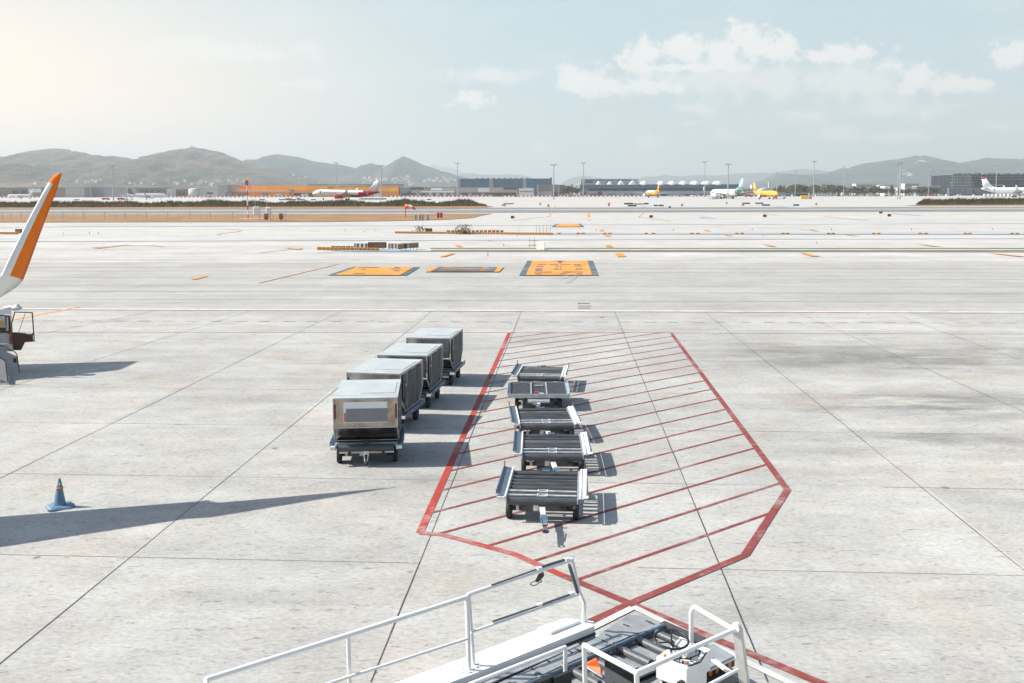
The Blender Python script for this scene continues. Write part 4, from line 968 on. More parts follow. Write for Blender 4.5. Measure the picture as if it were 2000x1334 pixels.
# ================================================================== AIRLINERS
M_aw = mat('airliner_white', (.74,.75,.76), .35, var=.06, scale=.6); M_ag = mat('airliner_grey', (.42,.44,.46), .4, var=.1, scale=.6)
M_win = mat('dark_cabin_glass', (.03,.035,.04), .2); M_eng = mat('engine_metal', (.45,.46,.48), .3, .7); M_intake = mat('engine_intake', (.02,.02,.022), .6)
M_worange = mat('winglet_orange', (.86,.19,.015), .6, var=.10, scale=1.2, spec=.15)
def airfoil(le, te, th, nrm):
    le, te, nrm = Vector(le), Vector(te), Vector(nrm)
    ch = te-le; pts = [(0,0),(.04,.55),(.15,.95),(.35,1),(.65,.62),(1,.04)]
    up_ = [le+ch*a+nrm*(th*b/2) for a, b in pts]; lo_ = [le+ch*a-nrm*(th*b/2) for a, b in reversed(pts[1:-1])]
    return up_+[te-nrm*(th*.02)]+lo_
def make_airliner(name, label, loc, rz, fuse=None, tail=None, belly=None, eng=None, sc=1.0, wings=(1, -1), winglets=True, gear=True, pitch=0.0, tail_tip=None, fuse_mats=None, fuse_fn=None, details=True, wing_secs=None):
    root = empty(name, loc, rz, label, 'airliner'); root.scale = (sc, sc, sc); root.rotation_euler = (0, -pitch, rz)
    fuse = fuse or M_aw; tail = tail or fuse; eng = eng or M_aw
    cz = 3.75; r = 2.0; Ln = 18.8
    prof = [(Ln,.05,-.55),(Ln-.25,.55,-.5),(Ln-.8,1.0,-.40),(Ln-1.8,1.45,-.22),(Ln-3.2,1.82,-.06),(Ln-4.8,2.0,0),(6,2.0,0),(-7,2.0,0),(-9.5,1.85,.12),(-12,1.5,.42),(-14.5,1.08,.78),(-16.8,.62,1.12),(-18.6,.25,1.35)]
    mb = MB(); mb.lathe(prof, (0,0,cz), 'X', 24, mfn=fuse_fn); mb.ball((0,0,2.35), 1, sc=(4.6,1.75,.9), n=14)
    f = mb.build('fuselage', fuse_mats or fuse, root)
    if details:
        mb = MB()
        for s in (-1, 1):
            for k in range(36):
                x = 12.6-k*.70
                if -1.2 < x < -.2: continue
                mb.box((x, s*1.985, cz+.42), (.26, .05, .36))
        mb.build('cabin_windows', M_win, f)
        mb = MB()
        for s in (-1, 1):
            for (a, b) in ((0, .62), (.66, 1.15)):
                y0, y1 = math.sin(a)*1.3, math.sin(b)*1.35
                mb.prism([(17.05-.35*a, s*y0, cz+.62), (17.05-.35*b-.2, s*y1, cz+.62), (16.55-.4*b, s*y1, cz+1.08), (16.55-.1*a, s*y0, cz+1.12)], (-.2,0,0))
        mb.build('cockpit_windows', M_win, f)
        mb = MB()
        for x in (14.0, -11.9): 
            for s in (-1, 1): mb.box((x, s*(1.99 if x > 0 else 1.55), cz+.25+(.35 if x < 0 else 0)), (.85,.05,1.8))
        mb.build('door', M_ag, f)
    for s in wings:
        mb = MB()
        secs = wing_secs(s) if wing_secs else [((5.2, s*1.2, 2.75), (-2.2, s*1.2, 2.65), .75), ((2.1, s*6.2, 3.35), (-2.25, s*6.2, 3.35), .45), ((-1.7, s*15.9, 4.5), (-3.3, s*15.9, 4.55), .17)]
        mb.loft([airfoil(a, b, t, (0,0,1)) for a, b, t in secs]); wg = mb.build('wing', M_ag if fuse is not M_ag else M_aw, root)
        if winglets:
            mb = MB(); secs = [((-1.7,s*15.9,4.5),(-3.3,s*15.9,4.55),.17),((-2.1,s*16.5,4.8),(-3.5,s*16.5,4.85),.14),((-3.1,s*17.0,6.9),(-3.8,s*17.0,6.95),.07)]
            mb.loft([airfoil(a, b, t, (0,-.5*s,.86)) for a, b, t in secs]); mb.build('winglet', tail, wg)
        mb = MB(); ex, ey, ez = 4.3, s*5.75, 2.0
        mb.lathe([(ex+1.0,.9),(ex+1.05,1.02),(ex+.7,1.15),(ex-.8,1.18),(ex-2.2,.95),(ex-3.0,.62)], (0,ey,ez), 'X', 20, 0); e_ = mb.build('engine', eng, root)
        mb = MB(); mb.lathe([(ex+1.06,.88),(ex+1.0,.86)], (0,ey,ez), 'X', 20); mb.ball((ex+1.05,ey,ez), .25, sc=(1.4,1,1)); mb.build('fan', M_intake, e_)
        mb = MB(); mb.prism([(ex+.4,ey,ez+1.0),(ex-2.6,ey,ez+.8),(ex-4.6,ey,ez+1.3),(ex-1.2,ey,ez+1.45)], (0,.12*s,0)); mb.build('pylon', M_ag, e_)
        mb = MB(); secs = [((-13.6,s*.5,4.9),(-17.2,s*.4,5.0),.3),((-16.6,s*6.2,5.5),(-18.2,s*6.2,5.55),.12)]
        mb.loft([airfoil(a, b, t, (0,0,1)) for a, b, t in secs]); mb.build('tailplane', fuse if fuse is not M_aw else M_ag, root)
    mb = MB(); secs = [((-10.6,0,5.3),(-11.5,0,5.25),.1),((-12.2,0,5.7),(-17.6,0,5.2),.42),((-16.6,0,11.6),(-18.7,0,11.65),.16)]
    mb.loft([airfoil(a, b, t, (0,1,0)) for a, b, t in secs[1:]]); mb.prism([(-9.6,-.08,5.5),(-13.0,-.08,5.3),(-13.0,-.08,6.6)], (0,.16,0))
    fn = mb.build('tail_fin', tail, root)
    if tail_tip:
        mb = MB(); mb.loft([airfoil((-16.05,0,10.6),(-18.55,0,10.6),.22,(0,1,0)), airfoil((-16.65,0,11.7),(-18.75,0,11.72),.17,(0,1,0))]); mb.build('fin_tip', tail_tip, fn)
    if gear:
        for (x, y) in ((12.7, 0), (-.8, 3.8), (-.8, -3.8)):
            mb = MB(); mb.tube((x, y, 2.4), (x, y, .5), .12, n=8, mi=1)
            for d in (-.33, .33): mb.tube((x, y+d-.16, .55 if y else .4), (x, y+d+.16, .55 if y else .4), .55 if y else .4, n=16)
            mb.build('landing_gear', [M_rub, M_eng], root)
    return root
# the aircraft beside the stand: only its winglet reaches into the view, its wing and fin throw the long shadows
near = make_airliner('airliner', 'white airliner parked on the left, only its tall orange winglet in view', (-27.5, 20.6, 0), R(-90), winglets=False, tail=M_worange, wing_secs=lambda s: [((9.5, s*1.2, 2.75), (1.8, s*1.2, 2.65), .75), ((6.5, s*6.2, 3.3), (2.3, s*6.2, 3.3), .4), ((.6, s*16.0, 4.5), (-.6, s*16.0, 4.55), .14)])
rings = []
SEC = [((-62,578,22.2),(-6,586,23.9)),((-28,565,22.3),(12,574,23.9)),((-10,551,22.4),(31,562,23.9)),((0,541,22.45),(42.5,551,23.95)),((3,538,22.45),(45,547,23.95)),((11,520,22.6),(51,532,24)),((21,499,22.8),(57,516,24)),((51.5,437,23.2),(75,466,24.2)),((79,385,23.6),(97,408,24.3)),
       ((95,357,23.75),(112,368,24.4)),((96,356,23.75),(112.6,366,24.4)),((100,349,23.8),(115.5,356,24.4)),((105,343,23.9),(118.5,347,24.45)),((111,339.5,24.1),(121,338,24.5))]
inv = Matrix.Rotation(R(90), 3, 'Z'); org = Vector((-27.5, 20.6, 0))
tot = []
LOW = (G(0,1080), G(765,953)); UPP = (G(0,1020), G(765,953))
def fit(a, ln_):
    # distance at which the point's shadow falls on the measured edge of the wing's shadow
    lo_d, hi_d = 14.0, 28.0
    for _ in range(40):
        m_ = (lo_d+hi_d)/2; p = D(a[0], a[1], m_); sx = p.x+p.z/math.tan(R(EL))
        t = (sx-ln_[0].x)/(ln_[1].x-ln_[0].x); ty_ = ln_[0].y+(ln_[1].y-ln_[0].y)*t
        if m_ < ty_: lo_d = m_
        else: hi_d = m_
    return D(a[0], a[1], lo_d)
SEC.insert(0, None)
for i, ab in enumerate(SEC):
    if ab is None: le, te = Vector((-11.6, 19.95, 4.5)), Vector((-11.6, 21.17, 4.55))
    else:
        a, b = ab; j = i-1; le, te = fit(a, LOW), fit(b, UPP)
    dirv = Vector((1,0,.0))
    k = i/(len(SEC)-1); nrm = Vector((.25+.75*min(1,k*2.2), 0, 1-min(.75, k*2))).normalized(); th = .17*(1-.6*k)
    pts = [(0,0),(.03,.4),(.11,.85),(.24,1),(.26,1),(.62,.64),(1,.04)]
    ch = te-le; u_ = [le+ch*p+nrm*(th*q/2) for p, q in pts]; l_ = [le+ch*p-nrm*(th*q/2) for p, q in reversed(pts[1:-1])]
    tot.append([inv @ (p-org) for p in u_+l_])
mb = MB(); n = len(tot[0])
vs = [p for r_ in tot for p in r_]; fs = []; ms = []
for k in range(len(tot)-1):
    for i in range(n):
        white = (k < 5) or (k < 9 and (i < 4 or i >= n-4+1) and not (i == 3 and False))
        fr = i if i < 6 else None
        w_ = k < 5 or (k < 10 and (i in (0,1,2) or i in (n-1,n-2,n-3)))
        mb.add([], [], 0)
        fs.append((k*n+i, k*n+(i+1) % n, (k+1)*n+(i+1) % n, (k+1)*n+i)); ms.append(1 if w_ else 0)
mb.v = [tuple(p) for p in vs]; mb.f = fs; mb.m = ms; mb.sm = [True]*len(fs)
mb.build('winglet', [M_worange, mat('winglet_white', (.78,.77,.74), .4, var=.08)], [o for o in near.children if o.name.startswith('wing')][0])
# ---- far aircraft
def at(px, py): p = G(px, py); return (p.x, p.y, 0)
M_pg = mat('tail_grey', (.33,.31,.31), .5); M_bt = mat('tail_blue', (.13,.21,.27), .5); M_yj = mat('airliner_yellow', (.82,.42,.02), .4); M_rd = mat('airliner_red', (.42,.035,.05), .4)
M_lbt = mat('tail_light_blue', (.38,.58,.68), .5); M_gn = mat('tail_green', (.12,.25,.16), .5)
make_airliner('airliner', 'white airliner with a grey tail fin, cut by the left edge of the view', at(-55,387.6), R(180+12), tail=M_pg, sc=1.42, winglets=False)
make_airliner('airliner', 'all white airliner behind the orange winglet on the left', at(40,387.0), R(180+8), sc=1.18, winglets=False)
make_airliner('airliner', 'white airliner with a blue tail fin facing right, in front of the grey sheds', at(288,389.4), R(24), tail=M_bt, sc=1.32)
fl = D(676, 390.5, 560); 
make_airliner('airliner', 'white airliner with a red belly and red rear flying low over the runway', (fl.x, 560, fl.z-.2), R(180), tail=M_aw, sc=1.03, pitch=R(1.5), fuse_mats=[M_aw, M_rd], fuse_fn=lambda c: 1 if (c[0] < -6.5-(c[2]-3.75)*2.2 or (c[2] < 3.0 and c[0] < 9)) else 0, eng=M_rd)
make_airliner('airliner', 'yellow airliner seen from behind, parked at the long terminal with the wavy roof', at(1275,385.9), R(97), fuse=M_yj, tail=M_yj, sc=2.0, winglets=False, fuse_mats=[M_yj, M_aw], fuse_fn=lambda c: 1 if (c[2] > 4.2 and c[0] > -9) else 0)
make_airliner('airliner', 'large white airliner with light blue tail fin, behind the pile of baggage carts', at(1419,388.3), R(107), tail=M_lbt, sc=2.05, fuse_mats=[M_aw, M_gn], fuse_fn=lambda c: 1 if c[0] < -11 else 0, eng=M_aw)
make_airliner('airliner', 'yellow airliner with a thin yellow fin facing the camera, beside mobile stairs', at(1494,388.9), R(-78), fuse=M_yj, tail=M_yj, sc=1.62, winglets=False, fuse_mats=[M_yj, mat('airliner_orange_belly', (.75,.22,.02), .4)], fuse_fn=lambda c: 1 if c[2] < 2.9 else 0)
make_airliner('airliner', 'white airliner with red tipped tail fin in front of the dark glass terminal', at(1984,385.2), R(-16), tail=M_aw, tail_tip=M_rd, sc=2.55)
# ================================================================== BUILDINGS
def part_box(mb, px0, px1, py0, py1, d, th, mi=0):
    a, b = D(px0, py1, d), D(px1, py0, d); mb.box(((a.x+b.x)/2, d+th/2, (a.z+b.z)/2), (abs(b.x-a.x), th, abs(b.z-a.z)), mi)
def building(name, label, cat, px0, px1, pt, d, dep, m, roofm=None, roof_over=1.0, lip=None):
    a, b = D(px0, pt, d), D(px1, pt, d); top = (a.z+b.z)/2; cx = (a.x+b.x)/2
    root = empty(name, (cx, d, 0), 0, label, cat)
    mb = MB(); mb.box((0, dep/2, top/2), (b.x-a.x, dep, top)); mb.build('walls', m, root)
    mb = MB(); mb.box((0, dep/2, top+.4), (b.x-a.x+roof_over*2, dep+roof_over*2, .8)); mb.build('roof', roofm or m, root)
    root['d'] = d
    return root
def bpart(root, nm, px0, px1, py0, py1, m, proud=.6, th=None, depth=None):
    d = root.location.y-proud; mb = MB(); a, b = D(px0, py1, d), D(px1, py0, d)
    th = depth if depth else proud*.9
    mb.box(((a.x+b.x)/2-root.location.x, d+th/2-root.location.y, (a.z+b.z)/2), (abs(b.x-a.x), th, abs(b.z-a.z)))
    return mb.build(nm, m, root)
bm = lambda n, c, s=.05, v=.15, rg=.7, st=(1,1,1), mt=0.0: mat(n, c, rg, mt, var=v, scale=s, stretch=st)
W_beige = bm('beige_cladding', (.40,.37,.34)); W_brown = bm('brown_cladding', (.22,.185,.17)); W_grey = bm('grey_cladding', (.33,.33,.33)); W_lgrey = bm('light_grey_cladding', (.48,.48,.47)); W_white = bm('white_cladding', (.66,.66,.64))
W_orange = bm('orange_cladding', (.95,.37,.004), .03, .12); W_orange2 = bm('dark_orange_cladding', (.70,.22,.01), .05, .15); W_roofw = bm('white_roof', (.72,.71,.68)); W_blue = bm('blue_grey_roof', (.17,.24,.30)); W_dark = bm('dark_opening', (.05,.055,.06)); W_maroon = bm('maroon_cladding', (.13,.075,.075))
W_glassb = bm('blue_mirror_glass', (.07,.17,.26), .05, .35, .35, (1,1,3)); W_glassd = bm('dark_mirror_glass', (.02,.032,.045), .08, .4, .25); W_navy = bm('navy_fascia', (.05,.12,.18), .03, .2, .4); W_slate = bm('slate_grey_wall', (.15,.17,.185), .05, .3)
b = building('cargo_shed', 'long brown shed with a white roof edge behind the white airliners at the left', 'shed', -320, 126, 366, 2150, 60, W_brown, W_roofw)
bpart(b, 'bay', 56, 80, 368, 376, W_white); bpart(b, 'door', 100, 108, 374, 386, W_dark); bpart(b, 'door', -60, -40, 374, 386, W_dark)
for x in (-10, 24, 42): bpart(b, 'door', x, x+10, 372, 386, W_dark)
b = building('cargo_shed', 'pale grey box shed with ribbed cladding, right of the orange winglet', 'shed', 127, 164.5, 366, 2140, 50, W_beige, W_beige); bpart(b, 'plinth', 127, 164.5, 381, 385, W_grey)
b = building('cargo_shed', 'grey shed with a slanting dark panel beside the tall light masts', 'shed', 166, 266, 365.2, 2180, 60, W_grey, W_roofw)
bpart(b, 'panel', 200, 201, 366, 385, W_beige); bpart(b, 'panel', 232, 233, 366, 385, W_beige); bpart(b, 'plinth', 166, 266, 381, 386, W_beige)
b = building('office_building', 'taupe office block with a row of small dark windows behind the blue tailed airliner', 'building', 268, 323.5, 366, 2120, 40, W_brown, W_roofw); 
for x in (275, 278.5, 283.5, 287, 295, 298.5, 306, 309, 312, 318.5): bpart(b, 'window', x, x+2.2, 371.5, 374.5, W_dark)
b = building('small_shed', 'small pale shed right of the taupe office block', 'shed', 325, 336, 368.5, 2120, 25, W_lgrey); bpart(b, 'door', 328, 332, 376, 386, W_grey)
b = building('container_yard_shed', 'low brown yard building between the pale shed and the white tank', 'shed', 337, 367, 371, 2260, 30, bm('rusty_wall', (.22,.17,.12), .2, .5)); 
for x in (340, 348, 356): bpart(b, 'door', x, x+5, 375, 384, W_dark)
# tank
p = D(379, 385, 2120); tk = empty('storage_tank', (p.x, p.y, 0), 0, 'round white storage tank left of the orange cargo building', 'tank'); hh = D(379, 368.5, 2120).z
mb = MB(); mb.lathe([(0,11.5),(hh-1,11.5)], (0,0,0), 'Z', 32); mb.build('tank_shell', W_lgrey, tk); mb = MB(); mb.lathe([(hh-1,11.7),(hh+.8,6),(hh+1.2,.2)], (0,0,0), 'Z', 32); mb.build('tank_roof', W_roofw, tk)
mb = MB(); mb.box((11.6,0,hh/2), (.8,1.4,hh)); mb.build('ladder', W_grey, tk)
b = building('cargo_shed', 'low grey shed with a dark window, right of the round tank', 'shed', 390, 425, 367.5, 2150, 40, W_lgrey); bpart(b, 'window', 404, 416, 376, 379, W_dark)
b = building('cargo_shed', 'taller grey shed with a brown lean-to, just left of the orange cargo building', 'shed', 425.5, 444, 363, 2130, 45, W_grey); bpart(b, 'lean_to', 440, 452.5, 376, 384, W_brown, 6, depth=5.5)
b = building('cargo_shed', 'pale blue grey shed touching the orange cargo building', 'shed', 445, 465, 361, 2190, 45, W_lgrey, W_roofw)
b = building('blue_warehouse', 'long blue grey warehouse roof rising behind the orange cargo building', 'warehouse', 600, 780, 360.5, 2330, 90, W_blue, W_blue); bpart(b, 'rooflight', 640, 700, 360.8, 362.5, W_lgrey); bpart(b, 'rooflight', 715, 770, 362, 363.5, W_grey)
b = building('cargo_building', 'large bright orange cargo building with a lower orange annex in front', 'cargo building', 466, 779, 363, 2160, 80, W_orange, W_lgrey)
bpart(b, 'dark_orange_bay', 640, 779, 363.4, 385, W_orange2, 1.2); bpart(b, 'upper_band', 655, 779, 366, 374, bm('yellow_cladding', (.85,.42,.02)), 1.9)  # right-hand bay clad in a darker orange, yellow band on top
for x0, x1 in ((493,520),(575,600),): bpart(b, 'cladding_panel', x0, x1, 363.2, 372, bm('bright_orange_panel', (1.0,.43,.005)), .8)
bpart(b, 'annex', 454, 565, 373.8, 388, W_orange2, 12, depth=11); bpart(b, 'canopy', 453, 568, 372.2, 374, W_white, 13.4, depth=2.2); bpart(b, 'sign_board', 560, 576, 368.5, 370.2, bm('yellow_board', (.85,.55,.12)), 3, depth=2); bpart(b, 'sign_board', 562, 574.5, 370.8, 372.2, W_navy, 3, depth=2)
bpart(b, 'dark_bay', 574, 640, 377, 386, W_dark, 1.6)
for x0, x1 in ((456,464),(469,481),(511,523),(538,550),(588,602),(615,630),(650,664),(690,704),(730,745)): bpart(b, 'loading_door', x0, x1, 378.2, 384.8, W_slate if int(x0) % 2 else W_lgrey, 14.5, depth=2)
b = building('cargo_shed', 'grey shed with a white roof edge, right of the orange cargo building', 'shed', 781, 802, 365.5, 2150, 60, bm('steel_grey_wall', (.20,.22,.235)), W_roofw); bpart(b, 'door', 784, 797, 377, 386, W_dark)
b = building('cargo_terminal', 'long low beige cargo terminal with maroon roof ends and a white canopy', 'cargo terminal', 803, 1012, 366, 2140, 70, W_beige, W_maroon)
bpart(b, 'roof_panel', 803, 828, 365.6, 371, W_maroon, 1.4); bpart(b, 'roof_panel', 983, 1011, 365.2, 370.5, W_maroon, 1.4)
bpart(b, 'wall_panel', 842, 864, 366.8, 371.5, W_white, .9); bpart(b, 'wall_panel', 933, 956, 366.6, 375, W_white, .9); bpart(b, 'wall_panel', 831, 841, 366.8, 371.5, W_brown, .9)
bpart(b, 'lower_wall', 900, 1008, 376, 386, W_maroon, .8); bpart(b, 'lower_wall', 803, 822, 376.5, 386, W_maroon, .8)
for x0, x1 in ((812,820),(914,922),(968,978),(985,992),(1000,1006),(940,946)): bpart(b, 'door', x0, x1, 377, 385.5, W_grey if x0 < 960 else W_dark, 1.5)
cp = bpart(b, 'canopy', 823, 887, 372.5, 376, W_roofw, 10, depth=9.8)
for x0 in (824, 838, 852, 866, 880): bpart(b, 'canopy_bay', x0, x0+6, 376.4, 386, W_lgrey if x0 != 824 else W_dark, 8, depth=.6)
b = building('glass_hangar', 'big hangar with blue mirror glass front and grey concrete piers', 'hangar', 893, 1077, 349.5, 2300, 100, W_glassb, bm('hangar_roof', (.16,.20,.22)), 1.5)
for x0, x1 in ((892.5,899),(955.5,963),(1021.5,1028)): bpart(b, 'concrete_pier', x0, x1, 348.8, 386, W_grey, 2.5)
bpart(b, 'end_pier', 1075, 1078, 346.5, 386, W_navy, 3)
for k in range(16): bpart(b, 'glass_mullion', 902+k*11, 902.5+k*11, 350.5, 386, W_navy, .8)
for y in (354, 358.5): bpart(b, 'glass_transom', 899, 1075, y, y+.35, W_navy, .7)
root = b
for k in range(10):
    a = D(936+k*11, 349, 2300); mb = MB(); mb.tube((a.x-root.location.x-6, 2, a.z-.6), (a.x-root.location.x-6, 60, a.z-.6), 3.0, n=12); mb.build('roof_vault', bm('vault_grey', (.20,.25,.27)), root)
b = building('white_gatehouse', 'small white building with one row of dark windows in front of the glass hangar', 'building', 1014, 1042.5, 368.5, 2080, 25, W_white, W_roofw)
bpart(b, 'upper_floor', 1024, 1038, 367, 369, W_white, .9)
for k in range(9): bpart(b, 'window', 1015.5+k*2.95, 1017.4+k*2.95, 373.2, 375.2, W_dark, .8)
b = building('taupe_building', 'blank taupe building with a dark doorway, right of the white gatehouse', 'building', 1051, 1091, 361.2, 2110, 45, W_brown, W_brown, .3); bpart(b, 'lower_band', 1051, 1078, 374, 386, W_beige, .8); bpart(b, 'doorway', 1082.5, 1088.5, 375, 383.5, W_dark, 1.0)
b = building('open_shed', 'open sided grey shed between the taupe building and the trees', 'shed', 1092, 1104, 362, 2160, 25, W_slate); 
for y in (366, 370, 374, 378): bpart(b, 'floor_slab', 1091.5, 1105, y, y+.8, W_lgrey, 1.2)
b = building('long_terminal', 'very long terminal with white wavy vaults on its roof and a navy fascia band', 'terminal', 1132, 1449, 360.3, 2250, 110, W_slate, W_roofw, 1.2)
bpart(b, 'fascia', 1133, 1449, 361.2, 367.2, W_navy, 3.0); bpart(b, 'window_band', 1150, 1449, 367.4, 371.8, W_glassd, 1.2); bpart(b, 'lower_wall', 1133, 1449, 373, 379.2, bm('pale_blue_grey_wall', (.27,.32,.35)), 1.6); bpart(b, 'end_column', 1130.6, 1132.8, 349.5, 386, W_white, 4, depth=6)
for k in range(34): bpart(b, 'ground_floor_bay', 1142+k*9, 1146.5+k*9, 379.4, 385.6, W_glassd if k % 4 else W_lgrey, 1.4)
bpart(b, 'hangar_door', 1167, 1176.5, 374.5, 379, W_dark, 2.2)
W_vault = bm('vault_white', (.88,.88,.85))
def vault(px, wpx, hpx, base=360.4, peak=False):
    a = D(px, base, 2249); hw = wpx/FPX*2249/2; hh = hpx/FPX*2249; n = 12
    pts = []
    for i in range(n+1):
        t = i/n; x = -hw+2*hw*t; z = hh*(1-abs(2*t-1)**(1.25 if peak else 1.9)); pts.append((a.x-b.location.x+x, -1.5, a.z-.3+z))
    mb = MB(); mb.ball((a.x-b.location.x, 8, a.z-.5), 1, sc=(hw, 10, hh), n=18) if not peak else mb.prism(pts, (0, 30, 0)); mb.build('roof_vault', W_vault, b)
vault(1170, 9, 6.5, peak=True); vault(1192, 9, 5.8, peak=True)
for px, w_ in ((1214,11),(1236.5,12.5),(1258,14),(1292,15),(1313,15.5),(1335,16),(1357.5,18),(1380,19),(1402.5,20)): vault(px, w_, 7.4, peak=px < 1240)
c = building('upper_block', 'flat white upper block with a dark window strip rising behind the wavy terminal roof', 'building', 1134, 1247, 349.8, 2390, 60, W_lgrey, W_roofw, .3)
bpart(c, 'window_strip', 1143.5, 1233, 350.6, 352.6, W_navy, 1.0); bpart(c, 'window', 1143.5, 1158, 353, 357, W_navy, 1.0); bpart(c, 'window', 1166, 1172, 353, 357.5, W_grey, .8); bpart(c, 'window', 1182, 1200, 356, 360, W_grey, .8)
b = building('pale_terminal_end', 'low pale terminal wing right of the wavy roof, behind the blue tailed airliner', 'terminal', 1451, 1510, 368.5, 2330, 60, W_lgrey, W_roofw); bpart(b, 'window_band', 1453, 1508, 372, 379, W_slate, 1)
p = D(1476, 372, 2290); 
b = building('white_box_building', 'small white box building above the pale terminal wing', 'building', 1469, 1476, 361, 2420, 20, W_white, W_roofw)
b = building('slender_tower', 'slender white tower left of the far palm trees', 'tower', 1501.6, 1504.2, 355.8, 2450, 6, W_white)
b = building('domed_hall', 'pale low hall with a curved roof behind the yellow airliner facing the camera', 'hall', 1487, 1515, 372, 2280, 50, W_lgrey, W_roofw)
mb = MB(); a = D(1487, 372, 2280); e = D(1515, 372, 2280); hw = (e.x-a.x)/2
pts = [(-hw+2*hw*i/14, 0, a.z+6*(1-(2*i/14-1)**2)) for i in range(15)]; mb.prism(pts, (0, 50, 0)); mb.build('roof_vault', W_beige, b)
b = building('low_pier', 'long low dark pier building with white roof before the trees on the right', 'pier', 1518, 1579, 378.2, 2050, 25, W_navy, W_roofw, 2)
for k in range(4): bpart(b, 'window', 1536+k*4, 1538+k*4, 379.6, 381.6, W_lgrey, .8)
b = building('dark_glass_terminal', 'dark glass terminal with grey open galleries on its left, at the right edge', 'terminal', 1861, 2200, 341.5, 2350, 120, W_glassd, bm('terminal_roof', (.18,.19,.19)), 2.5)
bpart(b, 'galleries', 1860, 1898, 342, 378, W_slate, 3, depth=2.5)
for y in (344.6, 349.5, 356, 361.5, 367): bpart(b, 'gallery_slab', 1858.5, 1902 if y > 350 else 2200, y, y+.9, W_lgrey, 5, depth=4.5)
for x in (1864, 1870, 1877, 1886, 1891): bpart(b, 'gallery_post', x, x+.8, 344, 367, W_lgrey, 4.2)
bpart(b, 'lower_wing', 1853, 1900, 367.5, 386, bm('blue_grey_wall', (.16,.20,.23), .2, .5), 9, depth=8); bpart(b, 'glass_wall', 1895.5, 2200, 352, 364.5, W_glassd, 2); bpart(b, 'transom', 1900, 2200, 349.4, 350.2, W_lgrey, 4)
bpart(b, 'lower_wall', 1902, 2200, 366, 386, W_slate, 6, depth=5); bpart(b, 'link_bridge', 1917, 1960, 360.5, 362, W_grey, 7, depth=3)
for k in range(24): bpart(b, 'roof_plant', 1863+k*9.5, 1863+k*9.5+6.5, 339-.2*(k % 3), 341, W_dark if k % 2 else W_slate, -30-k % 4, depth=10)
# assorted town buildings behind the right-hand trees
def town(px0, px1, pt, d, m, wins=0, lb=''):
    b = building('town_block', lb, 'building', px0, px1, pt, d, 30, m, W_roofw, .3)
    for k in range(wins): bpart(b, 'window_band', px0+.8, px1-.8, pt+1.6+k*2.4, pt+2.7+k*2.4, W_slate, .8)
town(1606, 1640, 363.5, 2650, W_slate, 1, 'long dark roofed block behind the trees, left of the double light mast')
town(1672, 1704, 359.5, 2700, W_white, 2, 'long white block behind the trees, left of the double light mast')
town(1718, 1745, 362, 2500, W_lgrey, 2, 'pale grey block with two window bands left of the double light mast')
town(1729, 1740, 364, 2150, W_white, 0, 'blank white building right in front of the trees near the double light mast')
town(1767, 1795, 359, 2600, W_white, 2, 'white block right of the double light mast')
town(1791, 1838, 364, 2300, W_slate, 3, 'grey terminal wing with banded windows, left of the dark glass terminal')
town(1820, 1860, 366, 2480, W_lgrey, 2, 'pale building squeezed between the grey wing and the dark glass terminal')
town(1515, 1560, 374, 2200, W_lgrey, 1, 'low pale building behind the dark pier')
town(1580, 1640, 371, 2240, W_lgrey, 1, 'low pale building behind the orange containers on the right')
# ================================================================== LIGHT MASTS
M_pole = mat('mast_steel', (.36,.37,.37), .5, .3, var=.1, scale=.5); M_lampg = mat('lamp_grey', (.22,.24,.25), .5)
def mast_at(px, pt, pb, label, kind=0, thin=1.0, d=None):
    p = G(px, pb) if d is None else D(px, pb, d)
    base = Vector((p.x, p.y, 0)); h_ = D(px, pt, p.y).z
    r = empty('light_mast', base, 0, label, 'light mast', 'tall apron light masts')
    s = p.y/1150
    mb = MB(); mb.tube((0,0,0), (0,0,h_-1.2*s), .85*s*thin, .5*s*thin, n=10); mb.build('pole', M_pole, r)
    hs = s*thin
    mb = MB(); mb.tube((-3.2*hs,0,h_-1.0*hs), (3.2*hs,0,h_-1.0*hs), .22*hs, n=6); mb.tube((0,-2.4*hs,h_-1.0*hs), (0,2.4*hs,h_-1.0*hs), .22*hs, n=6); mb.lathe([(h_-1.9*hs,1.1*hs),(h_-.6*hs,1.1*hs)], (0,0,0), 'Z', 10); mb.build('head_frame', M_pole, r)
    for k in range(8):
        t = 2*math.pi*k/8+.3; x, y = 3.3*hs*math.cos(t), 2.6*hs*math.sin(t)
        mb = MB(); mb.box((x, y, h_-.7*hs), (1.3*hs, .9*hs, .95*hs), rz=t); mb.build('floodlight', M_lampg, r)
    return r
mast_at(178,321,386,'faint thin light mast just left of the nearer mast at the left',thin=.55)
mast_at(221.5,322.5,391,'tall light mast at the left, standing by the red service vehicles')
mast_at(430.5,319.5,385,'thin light mast just left of the orange cargo building',thin=.55)
mast_at(657.5,317.5,386,'light mast rising behind the nose of the flying red and white airliner',thin=.8)
mast_at(745,322.5,390,'light mast beside the tail of the flying red and white airliner')
mast_at(893.5,318,385,'light mast at the left corner of the glass hangar',thin=.8)
mast_at(1081.5,320.5,390.5,'light mast right of the glass hangar, its base on the open apron')
mast_at(1139.5,317.3,385,'light mast at the left end of the wavy roofed terminal',thin=.8)
mast_at(1376,315,385,'light mast over the roof vaults, left of the large airliner with light blue tail',thin=.8)
mast_at(1421.5,319.5,389,'light mast rising from the pile of baggage carts')
mast_at(1517,336,384,'small distant light mast left of the palm trees',thin=.5)
mast_at(1553,333.5,384,'small distant light mast above the low dark pier',thin=.5)
mast_at(1589,314.2,384.5,'light mast above the yellow containers on the right',thin=.8)
mast_at(1647.5,325,384,'distant light mast amid the trees, between two taller ones',thin=.55)
mast_at(1757.5,316.5,389,'nearer one of the double light masts on the right')
